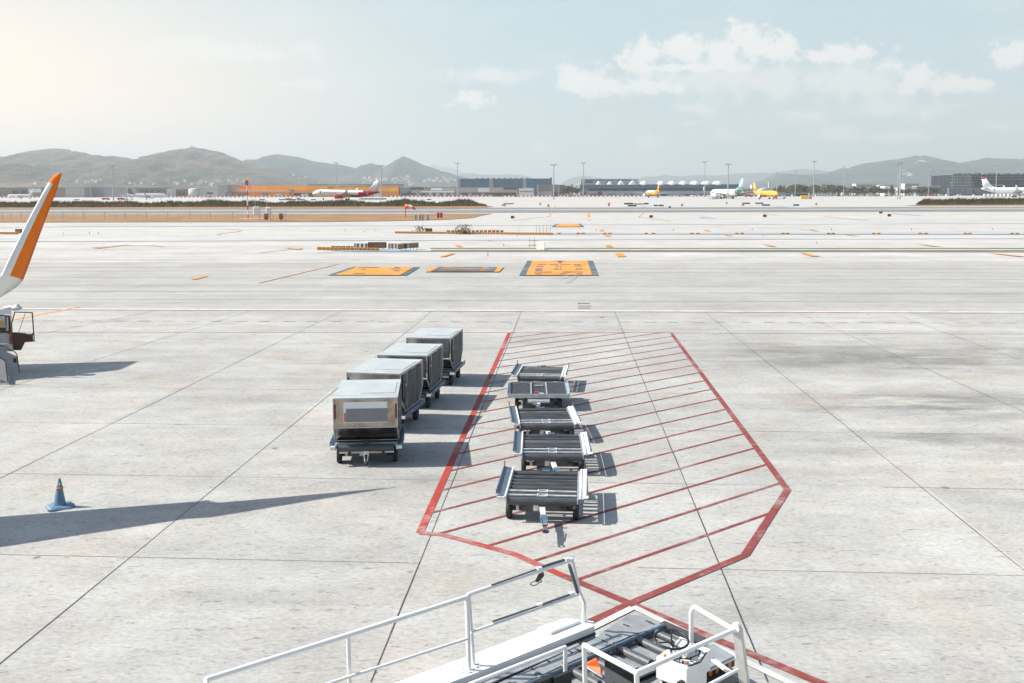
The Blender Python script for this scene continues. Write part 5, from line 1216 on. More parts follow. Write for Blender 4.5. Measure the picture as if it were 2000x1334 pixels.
mast_at(1753,321,388,'farther one of the double light masts on the right',thin=.7)
mast_at(1813,327,383.5,'thin light mast left of the dark glass terminal',thin=.5)
mast_at(1945,323,384,'light mast rising through the roof line of the dark glass terminal',thin=.6)
# ================================================================== BARRIERS
M_bw = mat('white_plastic', (.72,.72,.70), .5); M_br = mat('red_barrier_plastic', (.55,.07,.05), .5)
def bar_mesh(m):
    mb = MB(); mb.prism([(-1.9,-.35,0),(1.9,-.35,0),(1.9,-.2,.5),(1.9,-.13,1.45),(-1.9,-.13,1.45),(-1.9,-.2,.5)], (0,0,0)) if False else None
    prof = [(-.5,0),(.5,0),(.5,.4),(.22,1.1),(.18,2.7),(-.18,2.7),(-.22,1.1),(-.5,.4)]
    mb.add([(-2.0,a,b) for a, b in prof]+[(2.0,a,b) for a, b in prof], [tuple(range(7,-1,-1)), tuple(range(8,16))]+[(i,(i+1)%8,8+(i+1)%8,8+i) for i in range(8)])
    mb.box((-1.0,0,2.73), (.3,.12,.08)); mb.box((1.0,0,2.73), (.3,.12,.08))
    return mb
bw = bar_mesh(0).build('barrier', M_bw); br = bar_mesh(0).build('barrier', M_br)
tag(bw, 'white plastic block of the long red and white barrier row along the far apron', 'barrier', 'white barrier blocks along the far apron')
tag(br, 'red plastic block of the long red and white barrier row along the far apron', 'barrier', 'red barrier blocks along the far apron')
segs = [(-60,82),(330,600),(760,960),(982,1080),(1090,1260),(1345,1400)]
first = [True, True]
for (x0, x1) in segs:
    x = x0; k = 0
    while x < x1:
        p = D(x, 386.0-.0016*x, 1980); src = (br, bw)[k % 2]
        if first[k % 2]: o = src; first[k % 2] = False
        else: o = src.copy(); COL.objects.link(o)
        o.location = (p.x, p.y, 0); x += 4.02; k += 1
# ================================================================== FAR VEHICLES
def vehicle(name, label, cat, px, py, L_, W_, H_, m, kind='van', rz=0, group=None, sc=1.0, cab=None):
    p = G(px, py); r = empty(name, (p.x, p.y, 0), rz, label, cat, group); r.scale = (sc,)*3
    mb = MB()
    if kind == 'van': mb.prism([(-L_/2,-W_/2,.35),(L_/2,-W_/2,.35),(L_/2,-W_/2,H_*.5),(L_/2-L_*.2,-W_/2,H_),(-L_/2,-W_/2,H_)], (0,W_,0))
    elif kind == 'car': mb.prism([(-L_/2,-W_/2,.3),(L_/2,-W_/2,.3),(L_/2,-W_/2,H_*.55),(L_/4,-W_/2,H_*.6),(L_/8,-W_/2,H_),(-L_/4,-W_/2,H_),(-L_/2.1,-W_/2,H_*.6)], (0,W_,0))
    elif kind == 'bus': mb.bbox((0,0,.4+(H_-.4)/2), (L_,W_,H_-.4), .25)
    elif kind == 'truck': mb.bbox((-L_*.12,0,.9+(H_-.9)/2), (L_*.74,W_,H_-.9), .1); mb.bbox((L_*.38,0,.5+(H_*.75-.5)/2), (L_*.2,W_*.95,H_*.75-.5), .2); mb.box((0,0,.7), (L_,W_*.8,.25))
    mb.build('body', m, r)
    mb = MB()
    if kind in ('van','car'): mb.box((L_*.05,0,H_*.76), (L_*.5,W_+.03,H_*.26))
    elif kind == 'bus': mb.box((0,0,H_*.62), (L_*.96,W_+.04,H_*.3))
    else: mb.box((L_*.40,0,H_*.58), (L_*.17,W_*.97,H_*.2))
    mb.build('windows', M_win, r)
    for x in (-L_*.3, L_*.3):
        for s in (-1, 1): MB().tube((x, s*W_/2-.12*s, .38), (x, s*W_/2+.04*s, .38), .38, n=12).build('wheel', M_rub, r)
    return r
def vcopy(o, px, py, rz, label, group, sc=None):
    c = copy_tree(o); p = G(px, py); c.location = (p.x, p.y, 0); c.rotation_euler = (0,0,rz); c['label'] = label
    if group: c['group'] = group
    if sc: c.scale = (sc,)*3
    return c
M_vw = mat('vehicle_white', (.70,.71,.71), .35); M_vd = mat('vehicle_dark', (.06,.07,.08), .35); M_vr = mat('vehicle_red', (.45,.05,.05), .4); M_vg = mat('vehicle_grey', (.30,.32,.33), .4); M_vy = mat('vehicle_yellow', (.75,.40,.03), .4)
GV = 'vehicles parked behind the red and white barriers'
v0 = vehicle('parked_van', 'white van parked in front of the orange cargo building', 'van', 475, 385.3, 7, 2.6, 3.2, M_vw, group=GV, sc=1.15)
c0 = vehicle('parked_car', 'dark car parked near the white gatehouse', 'car', 1008, 384.9, 5.5, 2.2, 2.1, M_vd, 'car', group=GV, sc=1.2)
g0_ = vehicle('parked_truck', 'grey box truck parked at the orange cargo building', 'truck', 516, 385.2, 11, 3, 4.6, M_vg, 'truck', group=GV)
b0 = vehicle('apron_bus', 'long white apron bus parked on the right below the trees', 'bus', 1706, 383.6, 26, 3, 4.2, M_vw, 'bus', group='buses on the far apron')
vl = [('van',402,385.6),('car',411,385.6),('van',420,385.5),('van',484,385.2),('van',493,385.2),('car',500,385.2),('van',527,385.1),('truck',543,385.0),('van',556,385.1),('car',577,385),('van',594,385),('truck',640,384.9),('van',700,384.8),('car',716,384.8),
      ('van',806,384.6),('car',846,384.6),('van',904,384.5),('van',930,384.4),('van',958,384.4),('car',975,384.4),('truck',1098,384.3),('van',1112,384.3),('van',1120,384.2),('car',1128,384.2),('van',1152,384.2),('car',1160,384.2),('van',1185,384.2),('van',1199,384.1),('truck',1209,384.1),
      ('car',1217,384.1),('van',1226,384.1),('truck',1241,384.1),('van',1250,384.1),('truck',1310,384),('van',1319,384),('car',1327,384),('truck',1334,384),('van',1352,384),('van',1366,383.9),('van',1385,383.9),('car',1446,383.8),('van',1456,383.8),('van',1470,383.8),('car',1477,383.8),
      ('van',1530,383.8),('car',1538,383.8),('van',1547,383.8),('van',1592,383.6),('van',1601,383.5),('car',1612,383.5),('van',1625,383.4),('car',1638,383.4),('van',1668,383.4),('car',1731,383.3),('van',1790,383.2),('car',1800,383.2),('van',1829,383.1),('van',1836,383.1),('van',1850,383),('car',1858,383),('van',1873,383),('van',1901,383)]
near_names = [(330,'left of the storage tank'),(470,'between the tank and the orange cargo building'),(560,'in front of the orange cargo annex'),(660,'left of the flying airliner nose'),(780,'under the flying airliner'),(890,'by the white canopy of the cargo terminal'),(1012,'by the maroon walls of the cargo terminal'),(1090,'by the gatehouse'),(1135,'under the trees left of the wavy roofed terminal'),(1262,'left of the yellow tail on the wavy roofed terminal front'),(1345,'right of the yellow tail on the terminal front'),(1410,'left of the airliner with the light blue tail'),(1482,'between the two airliners with blue and yellow tails'),(1580,'by the low dark pier'),(1660,'by the yellow containers'),(1760,'near the long white bus'),(1842,'by the grey terminal wing'),(2000,'in front of the dark glass terminal')]
seen = {}
for kd, px, py in vl:
    nm = [t for q, t in near_names if px < q][0]; key = (kd, nm); seen[key] = seen.get(key, 0)+1
    w_ = {'van': 'white van', 'car': 'dark car', 'truck': 'grey box truck'}[kd]
    src = {'van': v0, 'car': c0, 'truck': g0_}[kd]
    vcopy(src, px, py, random.choice((0, math.pi, .4, 1.2)), '%s parked %s' % (w_, nm), '%s parked %s' % (w_+'s', nm))
vcopy(b0, 1604, 383.8, 0, 'white apron bus parked beyond the yellow containers', 'buses on the far apron', .9)
# red low equipment on the right and left
rv = vehicle('service_truck', 'red service truck at the foot of the left light mast', 'truck', 207, 390.8, 9, 2.6, 2.6, M_vr, 'truck', group='red service vehicles by the left mast')
vcopy(rv, 237, 390.8, 0, 'red service truck right of the left light mast, before the mobile stairs', 'red service vehicles by the left mast')
for px, l_ in ((1432,'left one'),(1462,'right one')): vcopy(rv, px, 385, 0, 'red low service truck behind the large blue tailed airliner, %s of the pair' % l_, 'red trucks behind the blue tailed airliner', 1.6)
for i, px in enumerate((1806, 1816, 1826)): vcopy(rv, px, 383.2, 0, 'red truck in the row below the grey terminal wing', 'red trucks in a row below the grey terminal wing', 1.25)
# mobile stairs
def stairs(px, py, rz, label, sc=1.0, m=None):
    p = G(px, py); r = empty('mobile_stairs', (p.x, p.y, 0), rz, label, 'mobile stairs', None); r.scale = (sc,)*3
    mb = MB(); mb.box((0,0,.7), (9,2.2,.3))
    mb.build('chassis', M_vg, r)
    mb = MB(); mb.prism([(-4.5,-1,.8),(-3.9,-1,.8),(3,-1,5.2),(5,-1,5.2),(5,-1,5.6),(2.8,-1,5.6)], (0,2,0)); mb.build('flight', m or M_vw, r)
    for s in (-1, 1):
        mb = MB(); mb.path([(-4.5,s,.9),(-4.3,s,2.0),(2.8,s,6.8),(5,s,6.8),(5,s,5.4)], .12, n=6); mb.build('handrail', M_pole, r)
    for x in (-3, 3.4):
        for s in (-1, 1): MB().tube((x,s*.9,.4),(x,s*1.15,.4),.4,n=12).build('wheel', M_rub, r)
    MB().tube((3.6,0,.8),(3.6,0,5.2),.25,n=8).build('lift', M_vg, r)
    return r
stairs(243,390.4,math.pi,'white mobile stairs left of the blue tailed airliner, nearer the mast',.95); stairs(253,390.6,math.pi,'white mobile stairs right under the tail of the blue tailed airliner',.95)
stairs(1524,388.6,math.pi,'mobile stairs standing right of the yellow airliner facing the camera',1.35, M_vg)
# airport dollies and signs on the open ground
def small(name, label, cat, px, py, boxes, group=None, rz=0):
    p = G(px, py); r = empty(name, (p.x, p.y, 0), rz, label, cat, group)
    for (nm, c, s, m) in boxes: MB().bbox(c, s, min(s)*.12).build(nm, m, r)
    return r
def cart(px, py, label, group, n=1, m=None, sc=1.0, rz=0.0):
    p = G(px, py); r = empty('baggage_cart', (p.x, p.y, 0), rz, label, 'baggage cart', group); r.scale = (sc,)*3
    MB().box((0,0,.6), (3.4,1.7,.16)).build('bed', M_vg, r)
    mb = MB()
    for x in (-1.6, 1.6):
        for y in (-.8, .8): mb.tube((x,y,.6), (x,y,2.3), .06, n=6)
    mb.build('frame', M_pole, r); mb = MB(); mb.prism([(-1.75,-.9,2.25),(1.75,-.9,2.25),(1.75,0,2.55),(-1.75,0,2.55)], (0,.0,.05)); mb.prism([(-1.75,.9,2.25),(1.75,.9,2.25),(1.75,0,2.55),(-1.75,0,2.55)], (0,.0,.05)); mb.box((0,.82,1.4), (3.4,.05,1.5)); mb.build('canopy', m or M_vw, r)
    for x in (-1.2, 1.2):
        for s in (-1, 1): MB().tube((x,s*.7,.25),(x,s*.85,.25),.25,n=10).build('wheel', M_rub, r)
    return r
gp = 'pale baggage carts parked in a pile by the mast'
ct = cart(1396, 389.2, 'pale baggage cart in the pile at the foot of the mast', gp, sc=1.5)
for i in range(22):
    x = random.uniform(1390, 1431); c = copy_tree(ct); p = G(x, random.uniform(386.6, 389.4)); c.location = (p.x, p.y, 0); c.rotation_euler = (0,0,random.uniform(0,3)); c.scale = (random.uniform(1.2,1.8),)*3
gc = 'white containers lined up under the tail of the right airliner'
co = small('baggage_container', 'white container of the row in front of the airliner with the red tipped tail', 'container', 1948, 384.2, [('box_body', (0,0,2.6), (5.2,4,4.2), M_vw), ('base', (0,0,.35), (5.4,3.6,.4), M_vg), ('curtain', (0,-2.05,2.6), (4.2,.1,3.4), M_ag)], gc)
for x in (1924,1932,1940,1956,1963,1971,1979,1990): 
    c = copy_tree(co); p = G(x, 384.2-random.uniform(0,.15)); c.location = (p.x, p.y, 0); c.rotation_euler = (0,0,random.uniform(-.3,.3))
co = small('yellow_container', 'yellow striped container of the row on the right apron, below the mast', 'container', 1566, 388.6, [('box_body', (0,0,2.2), (2.4,3,3.6), M_vy), ('base', (0,0,.3), (2.5,3,.4), M_vg), ('panel', (1.15,0,2.2), (.2,2.8,3.3), M_ag)], 'yellow containers on the right apron')
for x in (1571,1575,1579.5):
    c = copy_tree(co); p = G(x, 388.6); c.location = (p.x, p.y, 0)
small('grey_container', 'grey container at the right end of the yellow container row', 'container', 1583, 388.6, [('box_body', (0,0,2.2), (2.4,3,3.6), M_vg), ('base', (0,0,.3), (2.5,3,.4), M_dark)])
# flat dark sign boards by the runway
M_sgn = mat('navy_sign_face', (.035,.065,.09), .5, var=.1); M_sgb = mat('brown_sign_face', (.22,.13,.08), .6, var=.3, scale=1.2); M_sgo = mat('orange_sign_face', (.50,.24,.03), .6, var=.25, scale=1.5); M_post = mat('white_post', (.70,.70,.68), .5)
def board(px0, px1, py0, py1, label, m=None, cat='sign', legs=2, group=None, nm='runway_sign', th=.25, gap=.25, frame=None):
    p = G((px0+px1)/2, py1+gap*1900/0.001*0 + gap); d = p.y; a, b = D(px0, py1, d), D(px1, py0, d)
    r = empty(nm, ((a.x+b.x)/2, d, 0), 0, label, cat, group); w_ = b.x-a.x; h_ = b.z-a.z; zc = max((a.z+b.z)/2, h_/2+.05)
    MB().bbox((0,0,zc), (w_, th, h_), .03).build('board', m or M_sgn, r)
    if frame: 
        mb = MB(); mb.box((0,0,zc+h_/2+.04), (w_+.1, th+.1, .08)); mb.box((-w_/2-.05,0,zc), (.1,th+.1,h_+.1)); mb.box((w_/2+.05,0,zc), (.1,th+.1,h_+.1)); mb.build('frame', frame, r)
    for k in range(legs):
        x = -w_/2+w_*(k+.5)/legs; MB().box((x, 0, zc/2-h_/4), (.12,.12, max(.1, zc-h_/2+.05)*1.0)).build('leg', M_post, r)
    return r
GS = 'low navy signs beyond the runway'
for x0, x1, y0, y1, l_ in [(1219,1237,396.2,399.4,'upper left navy sign beyond the runway, left of the orange one'),(1226,1243.5,400.2,403.2,'navy sign just below the upper left pair, centre right'),(1257.5,1267,396.2,399.2,'navy sign right of the orange lettered board'),
      (1277,1284.5,399.8,402.8,'left half of the close pair of navy signs'),(1286,1296.5,399.8,402.8,'right half of the close pair of navy signs'),(1449.5,1465,395.8,398.4,'navy sign left of the yellow airliner facing the camera'),(1475,1491,395.6,398.2,'navy sign below the wheels of the yellow airliner facing the camera'),
      (1487.5,1504,399,402,'lowest navy sign below the yellow airliner facing the camera'),(1549.5,1561,399,402,'single navy sign below the yellow containers'),(1306,1310.5,402.8,405.6,'small navy box right of the pair of navy signs')]:
    board(x0, x1, y0, y1, l_, group=GS)
board(1238,1257,397.2,399.6,'orange and navy sign board between the upper navy signs', M_sgo)
board(1717,1723.5,413.2,416.8,'small black sign box on the near side of the runway at the right')
for x, y, l_ in [(1001.5,426,'small black and orange box on the pale pavement below the runway, centre'),(1272,424.5,'small black and orange marker box below the runway, right of centre'),(1494,423.2,'small dark marker box below the runway, under the yellow airliner'),(1737,422,'small orange marker box at the right, below the small black sign')]:
    r = small('marker_box', l_, 'marker box', x, y+1, [('box_body', (0,0,.45), (1.0,.4,.6), M_blk), ('orange_side', (.35,-.03,.45), (.34,.42,.5), M_or), ('base', (0,0,.08), (1.1,.5,.12), M_vg)])
for x, y in [(1055,399.6),(1071,403.2),(1332,402.2),(1419,397.8),(1451,401.5),(1594,400.4),(1190,398.8),(1189,402)]:
    small('marker_lamp', 'small orange marker lamp standing on the pale pavement beyond the runway', 'marker lamp', x, y+.6, [('lamp', (0,0,.8), (1.0,.5,1.0), M_or), ('base', (0,0,.15), (1.3,.7,.3), M_vg)], 'orange marker lamps beyond the runway')
# boards on the taxiway island
def screen(px0, px1, pl0, pl1, pr0, pr1, d0, d1, label, m, nm='sign_board', frame=M_post, legs=3):
    a, b, c_, e = D(px0, pl0, d0), D(px1, pr0, d1), D(px1, pr1, d1), D(px0, pl1, d0)
    org_ = ((a.x+b.x)/2, (d0+d1)/2, 0); r = empty(nm, org_, 0, label, 'sign board')
    mb = MB(); mb.prism([a, b, c_, e], (0,.25,0)); mb.build('board', m, r, org=org_)
    mb = MB(); k_ = .06
    for p, q in ((a,b),(a,e),(b,c_)): mb.tube(p, q, k_, n=6)
    mb.build('frame', frame, r, org=org_)
    for k in range(legs):
        t = (k+.5)/legs; p = e.lerp(c_, t); mb = MB(); mb.tube((p.x,p.y+.1,0), (p.x,p.y+.1,p.z), .06, n=6); mb.build('leg', M_post, r, org=org_)
    return r
dB = G(760, 488.3).y
screen(719.5,754,473.8,484.5,473.8,484.5,dB+2,dB+2,'wide brown sign board with a dark top edge, tallest of the group', M_sgb, legs=3, frame=M_dark)
for k, x in enumerate((691.5,696.5,704.5,712.5)): screen(x, x+(3.6 if k == 0 else 5.4), 475.2,485.5,475.2,485.5,dB+2,dB+2,'dusky pink panel left of the wide brown board, %s' % ('leftmost and narrowest','second from the left','third from the left','fourth from the left')[k], mat('dusky_pink_panel', (.26,.17,.17), .6, var=.25), legs=1)
for k, x in enumerate((758.5,763.5,771)): screen(x, x+(4 if k == 0 else 5.4), 475.2,485.2,475.2,485.2,dB+2,dB+2,'dusky pink panel right of the wide brown board, %s' % ('leftmost of three','middle of three','rightmost of three')[k], mat('dusky_pink_panel', (.26,.17,.17), .6), legs=1)
screen(776,787.5,476.5,487,475.6,486,dB-2.5,dB-1.5,'orange brown board at the front of the sign group, left of the dark panel', M_sgo, legs=1)
screen(787.5,796,475.6,486,475,485.2,dB-1.5,dB-.8,'dark slate panel between the two orange brown boards', mat('dark_slate_panel', (.06,.07,.08), .5), legs=1)
screen(797.5,817,475,484.6,473.6,483.6,dB-.6,dB+1,'right orange brown board of the sign group, with its shadow on the line', mat('tan_sign_face', (.36,.18,.05), .6, var=.2), legs=3)
screen(1048,1063,474.2,486,474.8,487.2,G(1055,488.5).y+.5,G(1055,488.5).y-.8,'cream sign board edge-on with white legs, alone right of centre on the line', mat('cream_board', (.62,.55,.45), .6), legs=3)
r = small('instrument_rack', 'white pipe rack attached left of the cream sign board', 'rack', 1044, 487, [('pipe', (-.6,0,.9), (.08,.08,1.6), M_post), ('pipe', (0,0,.9), (.08,.08,1.6), M_post), ('shelf', (-.2,0,1.1), (1.2,.3,.08), M_vg), ('shelf', (-.2,0,.5), (1.2,.3,.08), M_vg)])
board(832.3,843,447.2,455,'brown sign box with a dark top on the orange kerb island', M_sgb, frame=M_dark, legs=2)
board(32,41,448.5,455.5,'small brown sign box at the left behind the orange winglet', M_sgo, frame=M_dark, legs=2)
r = small('pipe_bollards', 'group of dark thin posts beside the long orange kerb, right of centre', 'posts', 1061, 455, [('post', (-1.6+.8*k,0,.8), (.14,.14,1.6), M_slt) for k in range(4)] if False else [('post', (-1.2+.6*k,0,.7), (.07,.07,1.3), M_vg) for k in range(5)])
# orange kerb blocks
def kerb_row(px0, px1, py0, py1, n, wpx, label, group, m=None, hgt=.35, dep=.5):
    prev = None
    for i in range(n):
        t = (i+.5)/n; px = px0+(px1-px0)*t; py = py0+(py1-py0)*t; p = G(px, py); w_ = wpx/FPX*p.y
        if prev is None:
            mb = MB(); mb.bbox((0,0,hgt/2), (w_, dep, hgt), .06); prev = mb.build('kerb_block', m or M_yel); o = prev; tag(o, label, 'kerb block', group)
        else: o = prev.copy(); COL.objects.link(o)
        o.location = (p.x, p.y, 0); o.rotation_euler = (0,0,random.uniform(-.03,.03))
M_ko = mat('weathered_orange_kerb', (.52,.25,.06), .8, var=.35, scale=1.5); M_kr = mat('rusty_kerb', (.33,.16,.09), .8, var=.35, scale=1.5)
kerb_row(771,1080,455.6,458.6,60,4.6,'orange kerb block of the long low line of blocks left of centre','orange kerb blocks in the long line', M_ko)
kerb_row(872,984,453.6,453.4,14,6.2,'rusty kerb block of the short row behind the long orange line','rusty kerb blocks in the short row', M_kr)
kerb_row(619,740,487.6,490,15,7.2,'yellow kerb block of the front row left of the brown sign boards','yellow kerb blocks in front of the sign boards', M_ko)
kerb_row(646,694,485.6,485.9,5,8.2,'rusty kerb block behind the yellow row left of the brown sign boards','rusty kerb blocks behind the yellow row', M_kr)
kerb_row(0,35,457,457.4,6,5.4,'orange kerb block at the left edge near the small sign box','orange kerb blocks at the left edge', M_ko)
for i, x in enumerate((1092,1129,1139,1181,1191,1262,1276,1351,1363,1439,1449,1529,1538,1618,1627,1706,1716,1797,1808,1885,1894,1976,1986)):
    if i == 0: 
        mb = MB(); mb.bbox((0,0,.13), (.6,.3,.26), .05, 0); kb = mb.build('inset_marker', M_ko); tag(kb, 'short orange brown marker block of the pairs spaced along the pale blue line', 'marker block', 'marker blocks along the pale blue line'); o = kb
    else: o = kb.copy(); COL.objects.link(o)
    p = G(x, 457.6); o.location = (p.x, p.y, 0)
# island weeds
def bush(px, py, h_, w_, label):
    p = G(px, py); r = empty('bush', (p.x, p.y, 0), 0, label, 'bush'); mb = MB()
    for i in range(120):
        a, b, c_ = random.gauss(0, w_*.3), random.gauss(0, w_*.2), abs(random.gauss(h_*.5, h_*.25)); s = random.uniform(.06,.16)*h_
        u_ = Vector((random.uniform(-1,1), random.uniform(-1,1), random.uniform(-.3,1))).normalized()*s; v_ = u_.orthogonal().normalized()*s*.5; q = Vector((a,b,c_))
        mb.add([q-u_-v_, q+u_-v_*.3, q+u_*1.2, q-u_+v_], [(0,1,2,3)])
    mb.build('foliage', mat('dry_bush', (.14,.12,.06), .9, var=.4), r); MB().tube((0,0,0),(0,0,h_*.5),.05,n=6).build('stem', M_brown, r)
bush(819,455.3,1.3,1.6,'small dry bush left of the brown sign box on the kerb island'); bush(905,457.4,1.7,2.2,'dry bush growing between the two kerb rows, right of the brown sign box')
# thin delineator posts
for i, (x, y, hp) in enumerate([(674,452,4),(712,454,4),(734,451,4),(953,500,8),(984,481,6),(872,451,4),(1013,451,4),(1164,451,5),(1315,451,5),(1469,450,5),(1624,450,5),(1780,450,5),(1939,449.5,5),(1010,461,5),(1491,461,4),(1595,476,5),(175,457,5),(192,457,5),(124,458,4),(1040,459,4),(760,489,5)]):
    p = G(x, y); h_ = hp/FPX*p.y
    if i == 0:
        dp = empty('delineator_post', (p.x,p.y,0), 0, 'thin dark post standing on the wide pale taxiway pavement', 'post', 'thin delineator posts on the pavement')
        MB().tube((0,0,0),(0,0,.75),.07,n=6).build('post', M_dark, dp); MB().tube((0,0,.6),(0,0,.72),.08,n=6).build('orange_band', M_or, dp); o = dp
    else: o = copy_tree(dp)
    o.location = (p.x, p.y, 0); o.scale = (h_/.8,)*3
# fence posts on the dry grass
GF = 'white posts along the dry grass strip'; fp = None
for i, x in enumerate([5,22,42,83,104,123,144,163,166,204,226,244,247,268,286,308,328,349,371,392,404,411,444,454,493,508,534,560,570,574,589]):
    p = G(x, 428.5)
    if fp is None:
        fp = empty('fence_post', (p.x,p.y,0), 0, 'white post of the fence line on the dry grass strip at the left', 'fence post', GF); MB().box((0,0,1.0),(.22,.16,2.0)).build('post', M_post, fp); MB().box((0,0,2.02),(.28,.22,.06)).build('cap', M_vg, fp); o = fp
    else: o = copy_tree(fp)
    o.location = (p.x,p.y,0); s = 1 if x in (42,123,163,204,244,286,328,371,411,454) else .7; o.scale = (s, s, s)
# red and white pole
p = G(484.5, 428); h_ = D(482, 355, p.y).z; r = empty('obstacle_pole', (p.x,p.y,0), 0, 'tall red and white banded pole with a side arm, left of centre', 'pole')
mb = MB(); n = 8; tx = D(482,355,p.y).x-p.x
for i in range(n):
    t0, t1_ = i/n, (i+1)/n; mb.tube((tx*t0,0,h_*t0), (tx*t1_,0,h_*t1_), .17, n=8, mi=(0 if i in (0,2,5,7) else 1))
mb.build('mast', [M_br, M_post], r); MB().box((tx,0,h_-.2), (.7,.5,1.2)).build('lamp', M_br, r); MB().tube((tx*.8,0,h_*.82), (tx*.8-3,0,h_*.89), .1, n=6).build('arm', M_br, r); MB().box((1.2,0,.12), (7,2.4,.15)).build('slab', M_post, r)
# windsock
p = G(792, 424.5); h_ = D(791.5, 395.5, p.y).z; r = empty('windsock', (p.x,p.y,0), 0, 'orange and white windsock on a thin red pole in front of the reed hedge', 'windsock')
MB().tube((0,0,0),(0,0,h_),.13,n=8).build('pole', M_br, r)
mb = MB(); rr = []
zt = h_-1.1
for i, (x, q, dz) in enumerate([(0,.68,0),(1.0,.6,-.1),(1.05,.6,-.1),(2.0,.45,-.3),(2.05,.45,-.3),(2.9,.3,-.8)]):
    rr.append([(x, q*math.cos(t), zt+dz+q*math.sin(t)) for t in [2*math.pi*k/12 for k in range(12)]])
mb.loft(rr, mfn=lambda c: 0 if (c.x < 1.02 or c.x > 2.02) else 1); mb.build('sock', [mat('windsock_orange', (.75,.13,.03), .6), M_post], r)
# instrument masts on the grass
for (x, y, w_, h_, l_) in [(502,430,1.6,4.4,'white instrument cabinet on the dry grass, right of the banded pole'),(525,430.5,1.2,4.2,'white barrel shaped instrument on legs on the dry grass, middle of the group')]:
    small('instrument_cabinet', l_, 'instrument', x, y, [('cabinet', (0,0,h_*.55), (w_,1.2,h_*.5), M_vw), ('leg', (-w_*.35,0,h_*.2), (.15,.15,h_*.4), M_post), ('leg', (w_*.35,0,h_*.2), (.15,.15,h_*.4), M_post), ('antenna', (-.4,0,h_*1.0), (.08,.08,h_*.5), M_post), ('cross_arm', (-.9,0,h_*1.22), (1.6,.1,.1), M_post)])
for (x, y, l_) in [(520,430.6,'rusty brown box left of the white barrel instrument'),(549,430.6,'rusty brown box right of the white barrel instrument')]: small('junction_box', l_, 'junction box', x, y, [('cabinet', (0,0,1.1), (1.0,.8,1.4), M_kr), ('leg', (0,0,.2), (.5,.4,.4), M_vg)])
small('instrument_mast', 'thin mast with small white ball at the right end of the instrument group', 'mast', 556, 431, [('mast', (0,0,1.8), (.12,.12,3.6), M_post), ('ball', (-.1,0,1.7), (.6,.6,.6), M_vw), ('base', (0,0,.13), (.6,.6,.3), M_vg)])
for x, l_ in ((856,'left'),(862,'right')): small('red_marker_board', '%s one of two small dark red boards on the dry grass tip' % l_, 'marker board', x, 426.5, [('board', (0,0,.85), (.7,.2,1.3), M_vr), ('leg', (0,0,.15), (.3,.15,.3), M_vg)])
for i, x in enumerate((812,820.5,825.5,835.5)): small('blue_bollard', 'blue grey bollard at the dry grass edge, %s of four' % ('first from the left','second from the left','third from the left','last')[i], 'bollard', x, 431.5, [('post', (0,0,.75), (.45,.4,1.3), mat('bollard_blue', (.16,.22,.26), .5)), ('cap', (0,0,1.45), (.5,.45,.12), M_vg)])
for i, (x, y, w_) in enumerate([(58,388.6,2.6),(41,388.6,2.2),(150,391.4,6),(148,396,5),(156,396,3),(838,391,4.6),(574,391,5),(552,391.2,8),(512,391.2,6),(566,391.2,7),(590,391.2,6),(612,391.2,5)]):
    small('ground_equipment', 'low dark piece of ground equipment lying on the far apron', 'ground equipment', x, y, [('body', (0,0,.8), (w_,1.2,.9), M_kr if i < 5 else M_dark), ('base', (0,0,.25), (w_*.8,1.4,.3), M_vg)], 'low equipment lying on the far apron')
cc = cart(705, 390.6, 'pale baggage cart parked under the belly of the flying airliner', 'baggage carts under the flying airliner', sc=1.15)
for x in (712,719,725,731,738,745,751,560,566): c = copy_tree(cc); p = G(x, 390.6); c.location = (p.x,p.y,0)
small('cargo_loader', 'grey cargo loader left of the flying airliner nose', 'loader', 583, 390.5, [('platform', (0,0,2.4), (6,2.4,.3), M_vg), ('cab', (-2,-.2,3.2), (1.4,1.6,1.4), M_vw), ('lift', (0,0,1.3), (3,1.6,1.6), M_dark), ('base', (0,0,.4), (6,2.4,.5), M_vg)])
for (x, y) in [(980+7,399.2),(994,399.2),(1000,399),(984,402.5)]: small('white_sign', 'faint grey lettering board on the pale pavement left of centre beyond the runway', 'sign', x, y+.5, [('board', (0,0,.6), (2.4,.2,.8), M_vg), ('leg', (0,0,.1), (.2,.2,.3), M_post)], 'grey boards beyond the runway')
# ================================================================== TREES
def leaf_crown(seed, n, rx, rz_, palm=False):
    random.seed(seed); mb = MB()
    lobes = [(random.uniform(-.55,.55)*rx, random.uniform(-.5,.5)*rx, random.uniform(-.45,.6)*rz_, random.uniform(.35,.6)) for _ in range(9)]
    for i in range(n):
        lx_, ly_, lz_, lr = random.choice(lobes); v = Vector((random.gauss(0,1), random.gauss(0,1), random.gauss(0,1))).normalized()*random.uniform(.55,1.05)*lr
        q = Vector((lx_+v.x*rx, ly_+v.y*rx, lz_+v.z*rz_)); s = random.uniform(.05,.12)*rx
        u_ = Vector((random.uniform(-1,1), random.uniform(-1,1), random.uniform(-1,1))).normalized()*s; w_ = u_.orthogonal().normalized()*s*.7
        mb.add([q-u_, q+w_, q+u_, q-w_], [(0,1,2,3)], 0 if random.random() < .62 else 1)
    return mb
M_lf = [mat('leaf_dark', (.045,.06,.03), .8, var=.3, scale=.2), mat('leaf_light', (.10,.105,.05), .8, var=.3, scale=.2)]
M_lf2 = [mat('leaf_olive', (.08,.08,.04), .8, var=.3, scale=.2), mat('leaf_rust', (.17,.11,.05), .8, var=.3, scale=.2)]
M_bark = mat('bark', (.09,.07,.05), .9)
protos = []
